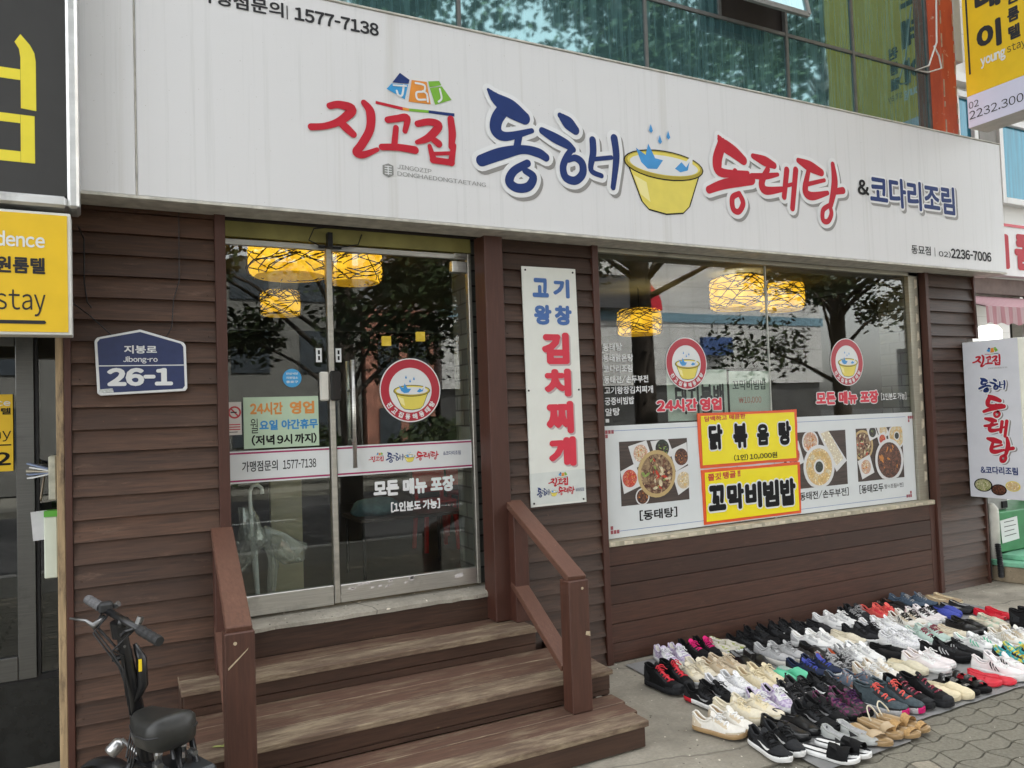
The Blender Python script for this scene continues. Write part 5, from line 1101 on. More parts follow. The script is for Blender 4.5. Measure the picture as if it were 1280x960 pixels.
    for t in T:
        L_ = [side(t, a, -1) for a in TH]; R_ = [side(t, a, 1) for a in TH[::-1]]; h = lerp_tab(K['H'], t)
        if o0 < t < o1:
            wi = W(t)*.52; fl = so_+.006
            mid = [(cen(t)-wi, Y(t), L_[-1][2]+.002), (cen(t)-wi*.88, Y(t), fl+.012), (cen(t), Y(t), fl), (cen(t)+wi*.88, Y(t), fl+.012), (cen(t)+wi, Y(t), L_[-1][2]+.002)]
        else:
            zt = so_+spring(t)+(h-so_); wv = W(t)
            mid = [(cen(t)+wv*f, Y(t), zt-(zt-L_[-1][2])*abs(f)*.9) for f in (-.32, -.16, 0, .16, .32)]
        rows.append(L_+mid+R_)
    nn = len(rows[0]); U, Lg = MB(), MB(); U.v = [p for r_ in rows for p in r_]; Lg.v = list(U.v)
    for i in range(len(T)-1):
        tm_ = (T[i]+T[i+1])/2
        for k in range(nn-1):
            f = (i*nn+k, i*nn+k+1, (i+1)*nn+k+1, (i+1)*nn+k)
            inner = o0-.01 < tm_ < o1+.02 and 5 <= k <= 8 and (o0 < T[i] < o1 or o0 < T[i+1] < o1)
            if inner: Lg.f.append(f); Lg.mi.append(0)
            else: U.f.append(f); U.mi.append(1 if ('cap' in mats and tm_ > .84) or ('cap' in mats and tm_ < .06) else 0)
    jit = .0012 if kind in ('sneaker', 'chunky', 'boot') else .0005
    up_ = fin(U, 'upper', [mats['upper'], mats['cap']] if 'cap' in mats else mats['upper'])
    fin(Lg, 'lining', mats['lining'])
    # collar roll
    mb = MB(); cp = [side(t, 76, -1) for t in T if o0+.0 < t < o1][::-1]+[side(o0-.01, 76, -1), (cen(0), Y(.012), lerp_tab(K['H'], .02)+.001), side(o0-.01, 76, 1)]+[side(t, 76, 1) for t in T if o0 < t < o1]
    mb.tube([(x, y, z-.001) for x, y, z in cp], .0042 if kind in ('flat', 'slipon', 'loafer', 'mule') else .006, 6); fin(mb, 'collar', mats.get('collar', mats['upper']))
    if K['lace']:
        # stitched-on panels: eyestay beside the laces and a heel counter
        mb = MB()
        for sgn in (-1, 1):
            b0 = len(mb.v); tt = [o1-.01, .5, .57, .64, .71]
            for t in tt: mb.v += [side(t, 46, sgn, .0018), side(t, 60, sgn, .0022), (side(t, 76, sgn)[0], Y(t), side(t, 76, sgn)[2]+.0025)]
            for q_ in range(4): mb.f += [(b0+3*q_+c_, b0+3*q_+c_+1, b0+3*q_+4+c_, b0+3*q_+3+c_) for c_ in (0, 1)]; mb.mi += [0, 0]
            b0 = len(mb.v); tt = [.012, .05, .1, .16, .22]
            for q_, t in enumerate(tt): mb.v += [side(t, 2, sgn, .0018), side(t, 26, sgn, .002), side(t, 58-9*q_, sgn, .002)]
            for q_ in range(4): mb.f += [(b0+3*q_+c_, b0+3*q_+c_+1, b0+3*q_+4+c_, b0+3*q_+3+c_) for c_ in (0, 1)]; mb.mi += [0, 0]
            b0 = len(mb.v); tt = [.7, .8, .88, .94, .985]
            for q_, t in enumerate(tt): mb.v += [side(t, 1, sgn, .0018), side(t, 14+3*q_, sgn, .002)]
            mb.f += [(b0+2*q_, b0+2*q_+1, b0+2*q_+3, b0+2*q_+2) for q_ in range(4)]; mb.mi += [0]*4
        fin(mb, 'overlay', mats['overlay'])
        mb = MB(); z0 = lerp_tab(K['H'], o1)
        for i in range(5):
            a = -1+2*i/4; mb.v += [(cen(o1)+a*W(o1)*.5, Y(o1+.07), z0-.008), (cen(o1)+a*W(o1)*.62, Y(o1-.03-.02*(1-a*a)), z0+.012+.012*(1-a*a))]
        mb.f += [(2*i, 2*i+2, 2*i+3, 2*i+1) for i in range(4)]; mb.mi += [0]*4; fin(mb, 'tongue', mats.get('tongue', mats['upper']))
        mb = MB(); nl = K['lace']
        for i in range(nl):
            t = o1+.02+(.70-o1-.02)*i/(nl-1); h = lerp_tab(K['H'], t)+.0025; w_ = W(t)*.56; t2 = t+(.03 if i % 2 else -.02)
            mb.tube([(cen(t)-w_, Y(t), h-.007), (cen(t)-w_*.5, Y((t+t2)/2), h-.0005), (cen(t), Y((t+t2)/2), h+.001), (cen(t)+w_*.5, Y(t2), h-.0005), (cen(t)+w_, Y(t2), h-.007)], .0042, 5)
        if opts.get('bowlace', rr.random() < .75):
            c0 = (cen(o1), Y(o1+.03), lerp_tab(K['H'], o1)+.006)
            for s_ in (-1, 1):
                mb.tube([c0, (c0[0]+s_*.014, c0[1]-.005, c0[2]+.008), (c0[0]+s_*.030, c0[1]-.012, c0[2]+.002), (c0[0]+s_*.028, c0[1]-.022, c0[2]-.008), (c0[0]+s_*.01, c0[1]-.01, c0[2])], .0034, 5)
                mb.tube([c0, (c0[0]+s_*.015, c0[1]-.022, c0[2]-.002), (c0[0]+s_*.030, c0[1]-.04, c0[2]-.016)], .003, 5)
        fin(mb, 'laces', mats['lace'])
    pat = lambda t, zf, sgn: side(t, 4+62*zf, sgn, .0016)
    if opts.get('swoosh'):
        mb = MB()
        for sgn in (-1, 1):
            top = [(.36, .62), (.42, .42), (.48, .34), (.55, .33), (.62, .38), (.7, .46)]; bot = [(.36, .62), (.40, .22), (.46, .12), (.54, .16), (.62, .30), (.7, .46)]
            top = [(1.06-t, z) for t, z in top]; bot = [(1.06-t, z) for t, z in bot]
            b0 = len(mb.v); mb.v += [pat(t, z, sgn) for t, z in top]+[pat(t, z, sgn) for t, z in bot]
            mb.f += [(b0+i, b0+i+1, b0+7+i, b0+6+i) for i in range(5)]; mb.mi += [0]*5
        fin(mb, 'side_mark', opts['swoosh'], up_)
    if opts.get('stripes'):
        mb = MB()
        for sgn in (-1, 1):
            for k in range(3):
                t0 = .44+.065*k; b0 = len(mb.v); mb.v += [pat(t0, .05, sgn), pat(t0+.03, .05, sgn), pat(t0-.03, .75-.1*k, sgn), pat(t0-.06, .75-.1*k, sgn), pat(t0-.015, .4, sgn), pat(t0-.045+.03-.03, .4, sgn)]
                mb.f += [(b0, b0+1, b0+4, b0+5), (b0+5, b0+4, b0+2, b0+3)]; mb.mi += [0]*2
        fin(mb, 'side_stripes', opts['stripes'], up_)
    if opts.get('zip'):
        mb = MB(); tt = [.40, .46, .52, .58, .64, .7]
        mb.v = [(cen(t)+s_*.009, Y(t), lerp_tab(K['H'], t)+.004) for t in tt for s_ in (-1, 1)]; mb.f = [(2*i, 2*i+1, 2*i+3, 2*i+2) for i in range(5)]; mb.mi = [0]*5; fin(mb, 'centre_stripe', opts['zip'], up_)
        mb = MB(); q_ = side(.33, 45, side_*-1, .002); mb.tube([q_, (q_[0]-side_*.008, q_[1], q_[2]+.003)], .012, 12); fin(mb, 'lacing_dial', black_m, up_)
    if opts.get('band'):
        mb = MB(); tt = (.5, .56)
        mb.v = [p for t in tt for p in [side(t, 8, -1, .002), side(t, 40, -1, .002), (cen(t)-W(t)*.4, Y(t), lerp_tab(K['H'], t)+.003), (cen(t)+W(t)*.4, Y(t), lerp_tab(K['H'], t)+.003), side(t, 40, 1, .002), side(t, 8, 1, .002)]]
        mb.f = [(i, i+1, 7+i, 6+i) for i in range(5)]; mb.mi = [0]*5; fin(mb, 'saddle_strap', opts['band'], up_)
    if opts.get('pull'):
        mb = MB(); mb.tube([(cen(0), Y(.01), lerp_tab(K['H'], .03)-.01), (cen(0), Y(-.02), lerp_tab(K['H'], .03)+.012), (cen(0), Y(.02), lerp_tab(K['H'], .03)+.012)], .004, 5); fin(mb, 'pull_tab', mats['upper'], up_)
    o.location = loc; return o
fab = lambda n, c, v=.1, s=70: pm('shoe_'+n, c, .8, v, s, bmp=.25, spec=.18)
lea = lambda n, c, r_=.4: pm('shoe_'+n, c, r_, .08, 14)
def speck(n, a, b, lo=.6, hi=.64, s=55):
    m, t, p = nodes('shoe_'+n); v = noise(t, s, (1, 1, 1), 2); t.links.new(mixc(t, ramp(t, v, lo, hi), a, b), p.inputs['Base Color']); p.inputs['Roughness'].default_value = .7; MATS['shoe_'+n] = m; return m
M_ = {'white': lea('white', (.80, .80, .78)), 'offwhite': fab('offwhite', (.74, .71, .64), .06), 'mesh': speck('mesh', (.80, .80, .80), (.58, .58, .6), .5, .6, 120), 'cream': fab('cream', (.72, .63, .43), .06), 'ivory': fab('ivory', (.70, .64, .50), .07),
 'beige': fab('beige', (.58, .49, .36), .08), 'tan': lea('tan', (.48, .36, .22)), 'black': fab('black', (.008, .008, .0085), .3), 'blackl': lea('black_leather', (.012, .012, .012), .28), 'dgrey': fab('dark_grey', (.024, .025, .027), .2), 'grey': fab('grey', (.30, .30, .30), .15), 'lgrey': fab('light_grey', (.44, .44, .44), .12),
 'lilac': speck('lilac', (.60, .54, .64), (.38, .30, .48), .5, .58, 60), 'pink': fab('hot_pink', (.62, .02, .16), .15), 'red': lea('red', (.60, .012, .03), .5), 'coral': fab('coral', (.72, .12, .10), .1), 'blue': fab('royal_blue', (.06, .08, .36), .15), 'navy': fab('navy', (.02, .028, .06), .2), 'green': lea('mint', (.12, .55, .33), .6), 'slate': fab('slate', (.06, .08, .09), .2),
 'floral': speck('floral', (.60, .57, .48), (.30, .34, .08), .55, .6, 28), 'dots': speck('dots', (.012, .012, .013), (.65, .6, .58), .66, .68, 75), 'plum': speck('plum', (.02, .02, .02), (.14, .02, .08), .5, .56, 50), 'bluegrey': speck('bluegrey', (.10, .13, .17), (.32, .13, .08), .58, .62, 40), 'teal': speck('teal', (.04, .38, .42), (.6, .58, .08), .52, .58, 35), 'mint': fab('pale_mint', (.46, .58, .52), .08), 'pastel': speck('pastel', (.62, .56, .44), (.38, .48, .36), .55, .62, 30),
 'zebra': speck('zebra', (.02, .02, .022), (.30, .30, .30), .5, .53, 38), 'pinkwhite': lea('pinkish_white', (.78, .72, .71)), 'purple': fab('deep_purple', (.05, .016, .06), .2), 'brown': lea('brown', (.14, .06, .035)), 'maroon': speck('maroon', (.22, .015, .04), (.5, .35, .35), .6, .64, 60), 'orange': lea('orange', (.62, .14, .05)), 'fur': fab('fleece', (.66, .61, .46), .1, 40), 'straw': fab('woven_straw', (.42, .26, .11), .3, 90), 'clear': lea('silvery', (.42, .43, .41), .25), 'yellow': fab('yellow', (.62, .48, .05), .1), 'gum': lea('gum', (.38, .25, .12)), 'denim': fab('denim', (.07, .10, .14), .25)}
# x, y, kind, upper, sole, laces, lining, options, name, description
SH = [
 (3.37, -.24, 'sneaker', 'lilac', 'white', 'mesh', 'offwhite', {}, 'white and lilac speckled running shoe at back left corner'),
 (3.60, -.22, 'chunky', 'black', 'black', 'pink', 'black', {'tongue': 'pink'}, 'black trainer with thick hot-pink laces in the back row'),
 (3.82, -.24, 'slipon', 'floral', 'white', None, 'offwhite', {}, 'cream slip-on with green floral print in the back row'),
 (4.03, -.26, 'sneaker', 'black', 'black', 'black', 'black', {}, 'plain black trainer beside floral slip-ons in back row'),
 (4.25, -.24, 'sneaker', 'black', 'dgrey', 'dgrey', 'black', {'pull': 1}, 'black knitted trainer left of black shoe with white sole'),
 (4.47, -.25, 'sneaker', 'black', 'white', 'dgrey', 'dgrey', {'swoosh': 'white', 'pull': 1}, 'black running shoe with white tick and white sole in back row'),
 (4.69, -.29, 'slipon', 'dgrey', 'black', None, 'black', {}, 'charcoal slip-on shoe in back row left of bright white trainers'),
 (4.93, -.28, 'chunky', 'white', 'white', 'white', 'grey', {}, 'bright white chunky trainer in the back row'),
 (5.18, -.25, 'chunky', 'dgrey', 'black', 'grey', 'black', {}, 'dark textured trainer left of coral ones in back row'),
 (5.44, -.28, 'sneaker', 'coral', 'white', 'coral', 'black', {}, 'coral pink running shoe with white sole in back row'),
 (5.70, -.20, 'loafer', 'blackl', 'black', None, 'brown', {}, 'black leather slip-on with brown inside near back wall'),
 (5.95, -.20, 'sneaker', 'denim', 'black', 'grey', 'lgrey', {}, 'dark denim blue trainer in the back row'),
 (6.27, -.24, 'flat', 'tan', 'cream', None, 'cream', {}, 'straw-coloured flat shoe at right end of back row'),
 (3.05, -.60, 'boot', 'black', 'dgrey', 'red', 'black', {'zip': 'red', 'cap': 'dgrey'}, 'black hiking boot with red centre stripe at left edge'),
 (3.29, -.56, 'sneaker', 'ivory', 'white', 'ivory', 'offwhite', {}, 'pale ivory trainer beside black hiking boots'),
 (3.51, -.57, 'sneaker', 'beige', 'cream', 'beige', 'gum', {}, 'tan beige trainer in second row from wall'),
 (3.76, -.56, 'loafer', 'blackl', 'black', None, 'grey', {'band': 'blackl'}, 'black leather loafer in second row behind cream trainers'),
 (3.99, -.62, 'chunky', 'lgrey', 'offwhite', 'grey', 'lgrey', {}, 'light grey mesh running shoe in the second row'),
 (4.20, -.62, 'loafer', 'blackl', 'blackl', None, 'dgrey', {}, 'glossy black leather shoe beside light grey runners'),
 (4.42, -.56, 'chunky', 'white', 'white', 'white', 'offwhite', {}, 'white leather trainer between black leather and cream canvas shoes'),
 (4.65, -.58, 'slipon', 'ivory', 'white', None, 'ivory', {}, 'cream canvas slip-on in the second row'),
 (4.88, -.60, 'sneaker', 'dgrey', 'white', 'black', 'black', {}, 'black mesh trainer with thin white sole in second row'),
 (5.11, -.56, 'sneaker', 'mesh', 'white', 'white', 'offwhite', {}, 'white mesh trainer in front of the coral pair'),
 (5.42, -.52, 'sneaker', 'offwhite', 'white', 'black', 'brown', {'stripes': 'dgrey'}, 'white trainer with black side stripes and brown lining'),
 (5.65, -.53, 'sneaker', 'pinkwhite', 'white', 'black', 'dgrey', {'stripes': 'black'}, 'off-white trainer with dark stripes beside royal blue shoes'),
 (5.89, -.52, 'mule', 'blue', 'blue', None, 'navy', {}, 'royal blue clog-like slipper in second row'),
 (6.13, -.46, 'flat', 'dgrey', 'black', None, 'grey', {}, 'dark grey flat shoe between blue slippers and red flats'),
 (6.16, -.76, 'flat', 'red', 'red', None, 'red', {}, 'scarlet red flat shoe near right end, farther red pair'),
 (3.10, -.90, 'sneaker', 'black', 'white', 'black', 'black', {'accent': 'red', 'swoosh': 'grey'}, 'black trainer with white sole and red heel at left'),
 (3.31, -.86, 'sneaker', 'mesh', 'white', 'white', 'lgrey', {}, 'white mesh trainer between black and cream shoes at left'),
 (3.53, -.88, 'chunky', 'cream', 'cream', 'cream', 'tan', {}, 'large cream chunky trainer in the middle row'),
 (3.75, -.88, 'mule', 'green', 'green', None, 'mint', {}, 'mint green closed-toe clog'),
 (3.97, -.92, 'sneaker', 'navy', 'white', 'blue', 'black', {'tongue': 'blue'}, 'navy trainer with vivid blue laces'),
 (4.18, -.90, 'sneaker', 'zebra', 'grey', 'lgrey', 'orange', {}, 'dark striped trainer with orange lining'),
 (4.40, -.88, 'chunky', 'white', 'white', 'white', 'grey', {}, 'white leather trainer in front of cream canvas slip-ons'),
 (4.64, -.92, 'slipon', 'black', 'black', None, 'black', {}, 'shaggy black slip-on shoe in the middle row'),
 (4.94, -.86, 'sneaker', 'mesh', 'white', 'mesh', 'lgrey', {}, 'pale mesh trainer left of mint shoes'),
 (5.18, -.87, 'sneaker', 'mint', 'white', 'maroon', 'offwhite', {}, 'pale mint trainer with maroon laces'),
 (5.42, -.87, 'flat', 'ivory', 'white', None, 'beige', {}, 'long ivory flat shoe behind the big black trainers'),
 (5.65, -.84, 'loafer', 'blackl', 'black', None, 'black', {'band': 'blackl'}, 'shiny black loafer in front of white striped trainers'),
 (5.86, -.90, 'slipon', 'pastel', 'cream', None, 'ivory', {}, 'cream slip-on with pastel print near right end'),
 (6.14, -1.08, 'boot', 'black', 'black', 'black', 'black', {}, 'black ankle boot at far right end of the shoes'),
 (2.89, -1.28, 'sneaker', 'offwhite', 'gum', 'white', 'tan', {}, 'white trainer with gum sole and tan lining at left edge'),
 (3.11, -1.20, 'chunky', 'ivory', 'ivory', 'cream', 'ivory', {}, 'rounded ivory trainer left of lilac-laced shoes'),
 (3.32, -1.15, 'sneaker', 'lilac', 'white', 'white', 'black', {}, 'pale lilac trainer with white laces and black lining'),
 (3.54, -1.16, 'sneaker', 'dots', 'black', 'black', 'black', {'pull': 1}, 'black trainer scattered with white flower dots'),
 (3.75, -1.17, 'sneaker', 'black', 'black', 'dgrey', 'black', {'swoosh': 'white'}, 'black trainer with white tick beside flower-dotted pair'),
 (3.99, -1.22, 'sneaker', 'bluegrey', 'lgrey', 'lgrey', 'navy', {}, 'blue-grey trainer with rust patches'),
 (4.22, -1.18, 'sneaker', 'offwhite', 'white', 'white', 'gum', {}, 'off-white trainer with tan lining beside blue-grey pair'),
 (4.45, -1.20, 'mule', 'fur', 'fur', None, 'cream', {}, 'cream fleece slipper in front of shaggy black slip-ons'),
 (4.68, -1.21, 'sneaker', 'pinkwhite', 'white', 'white', 'gum', {}, 'pinkish white trainer left of big black trainers'),
 (4.97, -1.16, 'chunky', 'black', 'black', 'dgrey', 'black', {'stripes': 'lgrey', 'pull': 1}, 'large black trainer with grey side marks at right'),
 (5.32, -1.17, 'sneaker', 'white', 'white', 'white', 'green', {'stripes': 'green'}, 'white trainer with green stripes and green lining'),
 (5.60, -1.22, 'sneaker', 'offwhite', 'white', 'white', 'tan', {'stripes': 'beige'}, 'off-white trainer with beige stripes at right end'),
 (2.94, -1.59, 'sneaker', 'dgrey', 'white', 'black', 'black', {'swoosh': 'white'}, 'dark grey running shoe with thick white sole at front left corner'),
 (3.17, -1.46, 'loafer', 'blackl', 'black', None, 'black', {'band': 'blackl', 'heel': 1}, 'black leather penny loafer at the front left'),
 (3.40, -1.43, 'sneaker', 'black', 'black', 'black', 'black', {'swoosh': 'grey'}, 'black trainer behind the silvery peep-toe shoes'),
 (3.62, -1.43, 'sneaker', 'plum', 'black', 'purple', 'black', {}, 'black and plum patterned trainer in front rows'),
 (3.87, -1.52, 'boot', 'slate', 'lgrey', 'coral', 'dgrey', {'toe': 'pink'}, 'slate grey hiking shoe with coral laces and pink toe tip'),
 (4.09, -1.54, 'boot', 'black', 'dgrey', 'maroon', 'black', {'cap': 'dgrey'}, 'dark hiking shoe with maroon speckled laces'),
 (4.29, -1.56, 'mule', 'cream', 'cream', None, 'cream', {}, 'cream mule at the front edge beside buckled sandals'),
 (4.49, -1.54, 'slide', 'blackl', 'black', None, 'black', {'straps': [(.18, .3, .06), (.45, .56, .055), (.68, .8, .045)], 'buckle': 1}, 'black buckled sandal at the front edge'),
 (4.70, -1.54, 'flat', 'red', 'red', None, 'red', {}, 'bright red flat shoe at front edge, nearer red pair'),
 (4.93, -1.53, 'chunky', 'pinkwhite', 'white', 'white', 'lgrey', {'stripes': 'dgrey'}, 'white trainer with three black stripes at front right'),
 (5.24, -1.46, 'sneaker', 'teal', 'white', 'yellow', 'mint', {}, 'teal and yellow running shoe at front right'),
 (3.15, -1.76, 'slide', 'black', 'white', None, 'dgrey', {'straps': [(.5, .86, .055)], 'bow': 1}, 'black bow-topped slide with white sole at front'),
 (3.345, -1.70, 'flat', 'clear', 'clear', None, 'lgrey', {}, 'silvery grey peep-toe flat at the front edge'),
 (3.505, -1.70, 'slide', 'tan', 'gum', None, 'tan', {'straps': [(.62, .78, .042)]}, 'pale tan flat sandal at the front edge'),
 (3.67, -1.715, 'slide', 'straw', 'gum', None, 'tan', {'straps': [(.5, .66, .05), (.8, .9, .03)], 'ankle': 1}, 'woven brown ankle-strap sandal at front edge'),
]
NM = {'sneaker': ('sneaker', 'shoe'), 'chunky': ('sneaker', 'shoe'), 'boot': ('hiking_boot', 'boot'), 'slipon': ('slip_on_shoe', 'shoe'), 'flat': ('flat_shoe', 'shoe'), 'loafer': ('loafer', 'shoe'), 'slide': ('sandal', 'sandal'), 'mule': ('slipper', 'slipper')}
for i, (x, y, kd, up_, so_, la, li, op, desc) in enumerate(SH):
    nm, cat = NM[kd]; rr = random.Random(i*7+1)
    mats = {'name': nm, 'upper': M_[up_], 'sole': M_[so_], 'lace': M_[la or 'black'], 'lining': M_[li], 'lining2': M_['ivory']}
    ov = {'white': 'lgrey', 'mesh': 'white', 'black': 'dgrey', 'dgrey': 'black', 'cream': 'ivory', 'ivory': 'cream', 'beige': 'tan', 'tan': 'beige', 'offwhite': 'beige', 'lilac': 'white', 'lgrey': 'grey', 'coral': 'red', 'pinkwhite': 'white'}.get(up_, up_ if i % 2 else 'dgrey')
    mats['overlay'] = M_[ov]
    op = dict(op)
    for k in ('swoosh', 'stripes', 'accent', 'toe', 'zip', 'band'):
        if k in op: op[k] = M_[op[k]]
    for k in ('tongue', 'cap'):
        if k in op: mats[k] = M_[op[k]]
    rot = .14+rr.uniform(-.3, .3)
    for s_ in (-1, 1):
        dx = s_*.0535+rr.uniform(-.004, .004); dy = rr.uniform(-.026, .026)
        make_shoe(kd, i, s_, mats, i*3, (x+dx, y+dy, .0095), rot-s_*.02, op, desc+(', left of its pair' if s_ < 0 else ', right of its pair'), cat)
# ------------------------------------------------------------------ electric scooter
rub = pm('scooter_rubber', (.018, .018, .019), .6, .2, 30); frm = pm('scooter_frame', (.012, .012, .013), .3, .2, 8); vin = pm('seat_vinyl', (.022, .022, .02), .42, .15, 40, bmp=.1)
chrome = metal('chrome', (.25, .25, .25), .3)
sc_ = thing('electric_scooter', 'small black folding electric scooter parked beside the wooden steps', 'scooter', (.12, -1.15, 0))
FWD = Vector((-.38, .92, 0)).normalized(); SDE = Vector((FWD.y, -FWD.x, 0)); B0 = Vector((.165, -1.23, 0))
P = lambda f, s, z: tuple(B0+FWD*f+SDE*s+Vector((0, 0, z)))
top = Vector((.0, -1.15, .985)); bot = Vector((.062, -1.10, .60))
MB().tube([top, top.lerp(bot, .12), top.lerp(bot, .5), bot], [.019, .021, .024, .026], 14).build('stem', frm, sc_, smooth=True)
mb = MB(); c = top.lerp(bot, .45); mb.tube([c+Vector((.02, 0, .10)), c+Vector((.042, 0, .04)), c+Vector((.045, 0, -.06)), c+Vector((.02, 0, -.12))], [.008, .02, .022, .012], 10); mb.build('cable_cover', frm, sc_, smooth=True)
g0 = Vector((-.115, -.97, 1.075)); g1 = Vector((.125, -1.40, .975)); ctr = g0.lerp(g1, .52)
hb = MB().tube([g0.lerp(g1, .12), g0.lerp(g1, .9)], .0135, 12).build('handlebar', frm, sc_, smooth=True)
MB().tube([top, ctr], [.02, .018], 10).build('handlebar_riser', frm, hb, smooth=True)
for a, b in ((0, .2), (.74, 1)):
    q = [g0.lerp(g1, a+(b-a)*i/8) for i in range(9)]; MB().tube(q, [.0195 if i % 2 else .0175 for i in range(9)], 14).build('grip', pm('grip_grey', (.10, .10, .105), .55, .2, 40) if a == 0 else rub, hb)
q = g0.lerp(g1, .27); MB().box(q.x-.025, q.x+.025, q.y-.025, q.y+.025, q.z-.01, q.z+.03).build('throttle_housing', rub, hb, bevel=.008)
mb = MB(); mb.tube([q+Vector((.03, 0, .01)), q+Vector((.045, -.01, .02))], .012, 10); q2 = g0.lerp(g1, .68); mb.tube([q2+Vector((.01, 0, .01)), q2+Vector((.02, 0, .035))], .013, 10); mb.build('button', chrome, hb)
q2 = g0.lerp(g1, .70); mb = MB(); mb.tube([q2, q2+Vector((-.04, .01, -.01)), q2+Vector((-.06, -.02, -.02))], .008, 8); mb.build('clamp', frm, hb)
q = g0.lerp(g1, .3); mb = MB(); mb.tube([q+Vector((-.01, 0, -.02)), q+Vector((-.05, -.02, -.045)), q+Vector((-.075, -.0, -.025)), q+Vector((-.13, .03, -.015))], [.012, .014, .006, .004], 8); mb.build('brake_lever', metal('lever_grey', (.25, .25, .25), .35), hb, smooth=True)
mb = MB(); mb.tube([q+Vector((-.04, -.01, -.05)), q+Vector((0, -.03, -.1)), q+Vector((.04, -.05, -.15)), top+Vector((0, -.02, -.03))], .005, 6); mb.build('brake_cable', rub, hb)
mb = MB(); mb.lathe([(.0, -.03), (.034, -.03), (.036, .03), (0, .03)], top, (bot-top), 14); c = top.lerp(bot, .3); mb.tube([c+Vector((-.05, 0, .0)), c+Vector((-.02, 0, .0))], .012, 10); mb.build('stem_clamp', frm, sc_)
c = top.lerp(bot, .40); MB().box(c.x+.034, c.x+.046, c.y-.03, c.y-.022, c.z-.02, c.z+.025).build('warning_sticker', yel_m, sc_)
mb = MB(); mb.box(bot.x-.035, bot.x+.04, bot.y-.04, bot.y+.04, bot.z-.03, bot.z+.04); mb.tube([bot+Vector((.0, -.04, -.06)), bot+Vector((.05, -.05, -.02))], .012, 8); mb.tube([bot, bot+Vector((.02, .03, -.16))], .03, 12); mb.build('folding_lock', frm, sc_, bevel=.004)
mb = MB()
for k, (a, b) in enumerate(((.22, .25), (.3, .45), (.66, .35))):
    p0 = g0.lerp(g1, a); p3 = top.lerp(bot, b); mb.tube([p0+Vector((0, -.01, -.012)), p0+Vector((-.03-.02*k, -.03, -.07)), p3+Vector((-.055+.02*k, -.03, .03)), p3+Vector((-.01, -.026, -.06)), p3+Vector((.0, -.028, -.16))], .0038, 6)
mb.build('control_cable', rub, sc_, smooth=True)
mb = MB()
for f_ in (.08, .2, .93): c = top.lerp(bot, f_); mb.tube([c+Vector((-.03, -.012, 0)), c+Vector((-.022, -.01, 0))], .006, 6); mb.tube([c+Vector((.0, -.032, .01)), c+Vector((0, -.024, .01))], .005, 6)
mb.build('bolt', chrome, sc_)
# front fork, wheel, fender
fc = Vector((-.06, -.80, .175)); hd = bot+Vector((.0, .05, -.15)); steer = Vector((-.62, .78, 0)).normalized(); ss = Vector((steer.y, -steer.x, 0))
mb = MB()
for s_ in (-1, 1): mb.tube([hd+ss*s_*.03, hd+ss*s_*.055+Vector((0, 0, -.03)), fc+ss*s_*.055], .015, 10)
mb.build('fork', frm, sc_, smooth=True)
def wheel(name, c, ax, r):
    w_ = MB(); prof = []
    for i in range(17): a = 2*math.pi*i/16; prof.append((r-.032+.032*math.cos(a), .03*math.sin(a)))
    w_.lathe(prof, c, ax, 40); o = w_.build(name, rub, sc_, smooth=True)
    MB().lathe([(.0, -.026), (.05, -.026), (.052, -.018), (r-.06, -.018), (r-.058, .018), (.052, .018), (.05, .026), (0, .026)], c, ax, 32).build('rim', frm, o); return o
wheel('front_wheel', fc, ss, .175); rc = B0-FWD*.42+Vector((0, 0, .175)); wheel('rear_wheel', rc, SDE, .175)
def fender(name, c, fwd, sd, r, a0, a1, wd):
    vs = []; n = 16; m_ = 6
    for i in range(n+1):
        a = R(a0+(a1-a0)*i/n)
        for k in range(m_+1):
            b = -1+2*k/m_; rr_ = r-.018*b*b; vs.append(c+fwd*math.cos(a)*rr_+Vector((0, 0, math.sin(a)*rr_))+sd*b*wd)
    mb = MB(); mb.add(vs, [(i*(m_+1)+k, i*(m_+1)+k+1, (i+1)*(m_+1)+k+1, (i+1)*(m_+1)+k) for i in range(n) for k in range(m_)]); return mb.build(name, frm, sc_, smooth=True)
ff = fender('front_fender', fc, steer, ss, .205, -10, 150, .045); fender('rear_fender', rc, FWD, SDE, .205, 30, 175, .05)
mb = MB(); text(mb, 'ED', -.02, .03, -.008, .012, .0, .05, fn=lambda u, v, d: tuple(fc-ss*.046+steer*(u-.08)+Vector((0, 0, .168+v)))); mb.build('white_lettering', white_m, ff)
# deck frame, seat, battery
mb = MB(); mb.tube([hd, P(.05, 0, .30), P(-.25, 0, .27), tuple(rc)], .03, 10); mb.tube([P(-.08, 0, .29), P(-.02, 0, .60)], .02, 10); mb.tube([P(-.22, .03, .28), P(-.10, .03, .58)], .011, 8); mb.tube([P(-.22, -.03, .28), P(-.10, -.03, .58)], .011, 8); mb.build('frame', frm, sc_, smooth=True)
vs = []; n = 18; rows = []
for i in range(n+1):
    f = i/n; w_ = (.05+.075*min(1, (f/.55))**.8 if f < .8 else .125*(1-((f-.8)/.2)**2*.45))*.78; zt = .055-.012*math.sin(f*3.1)+.02*f; e = (.25 if i == 0 else .8 if i == 1 else 1)*(.35 if i == n else .85 if i == n-1 else 1)
    w_ *= (.6+.4*e); zt *= e; ring = []
    for k in range(16):
        a = 2*math.pi*k/16; ca, sa_ = math.cos(a), math.sin(a); v = w_*(abs(ca)**.7)*(1 if ca > 0 else -1); z = (zt*(abs(sa_)**.6) if sa_ > 0 else -.062*e*(abs(sa_)**.5))
        ring.append(P(.13-f*.30, v-.055, .618+z+.02*f))
    rows += ring
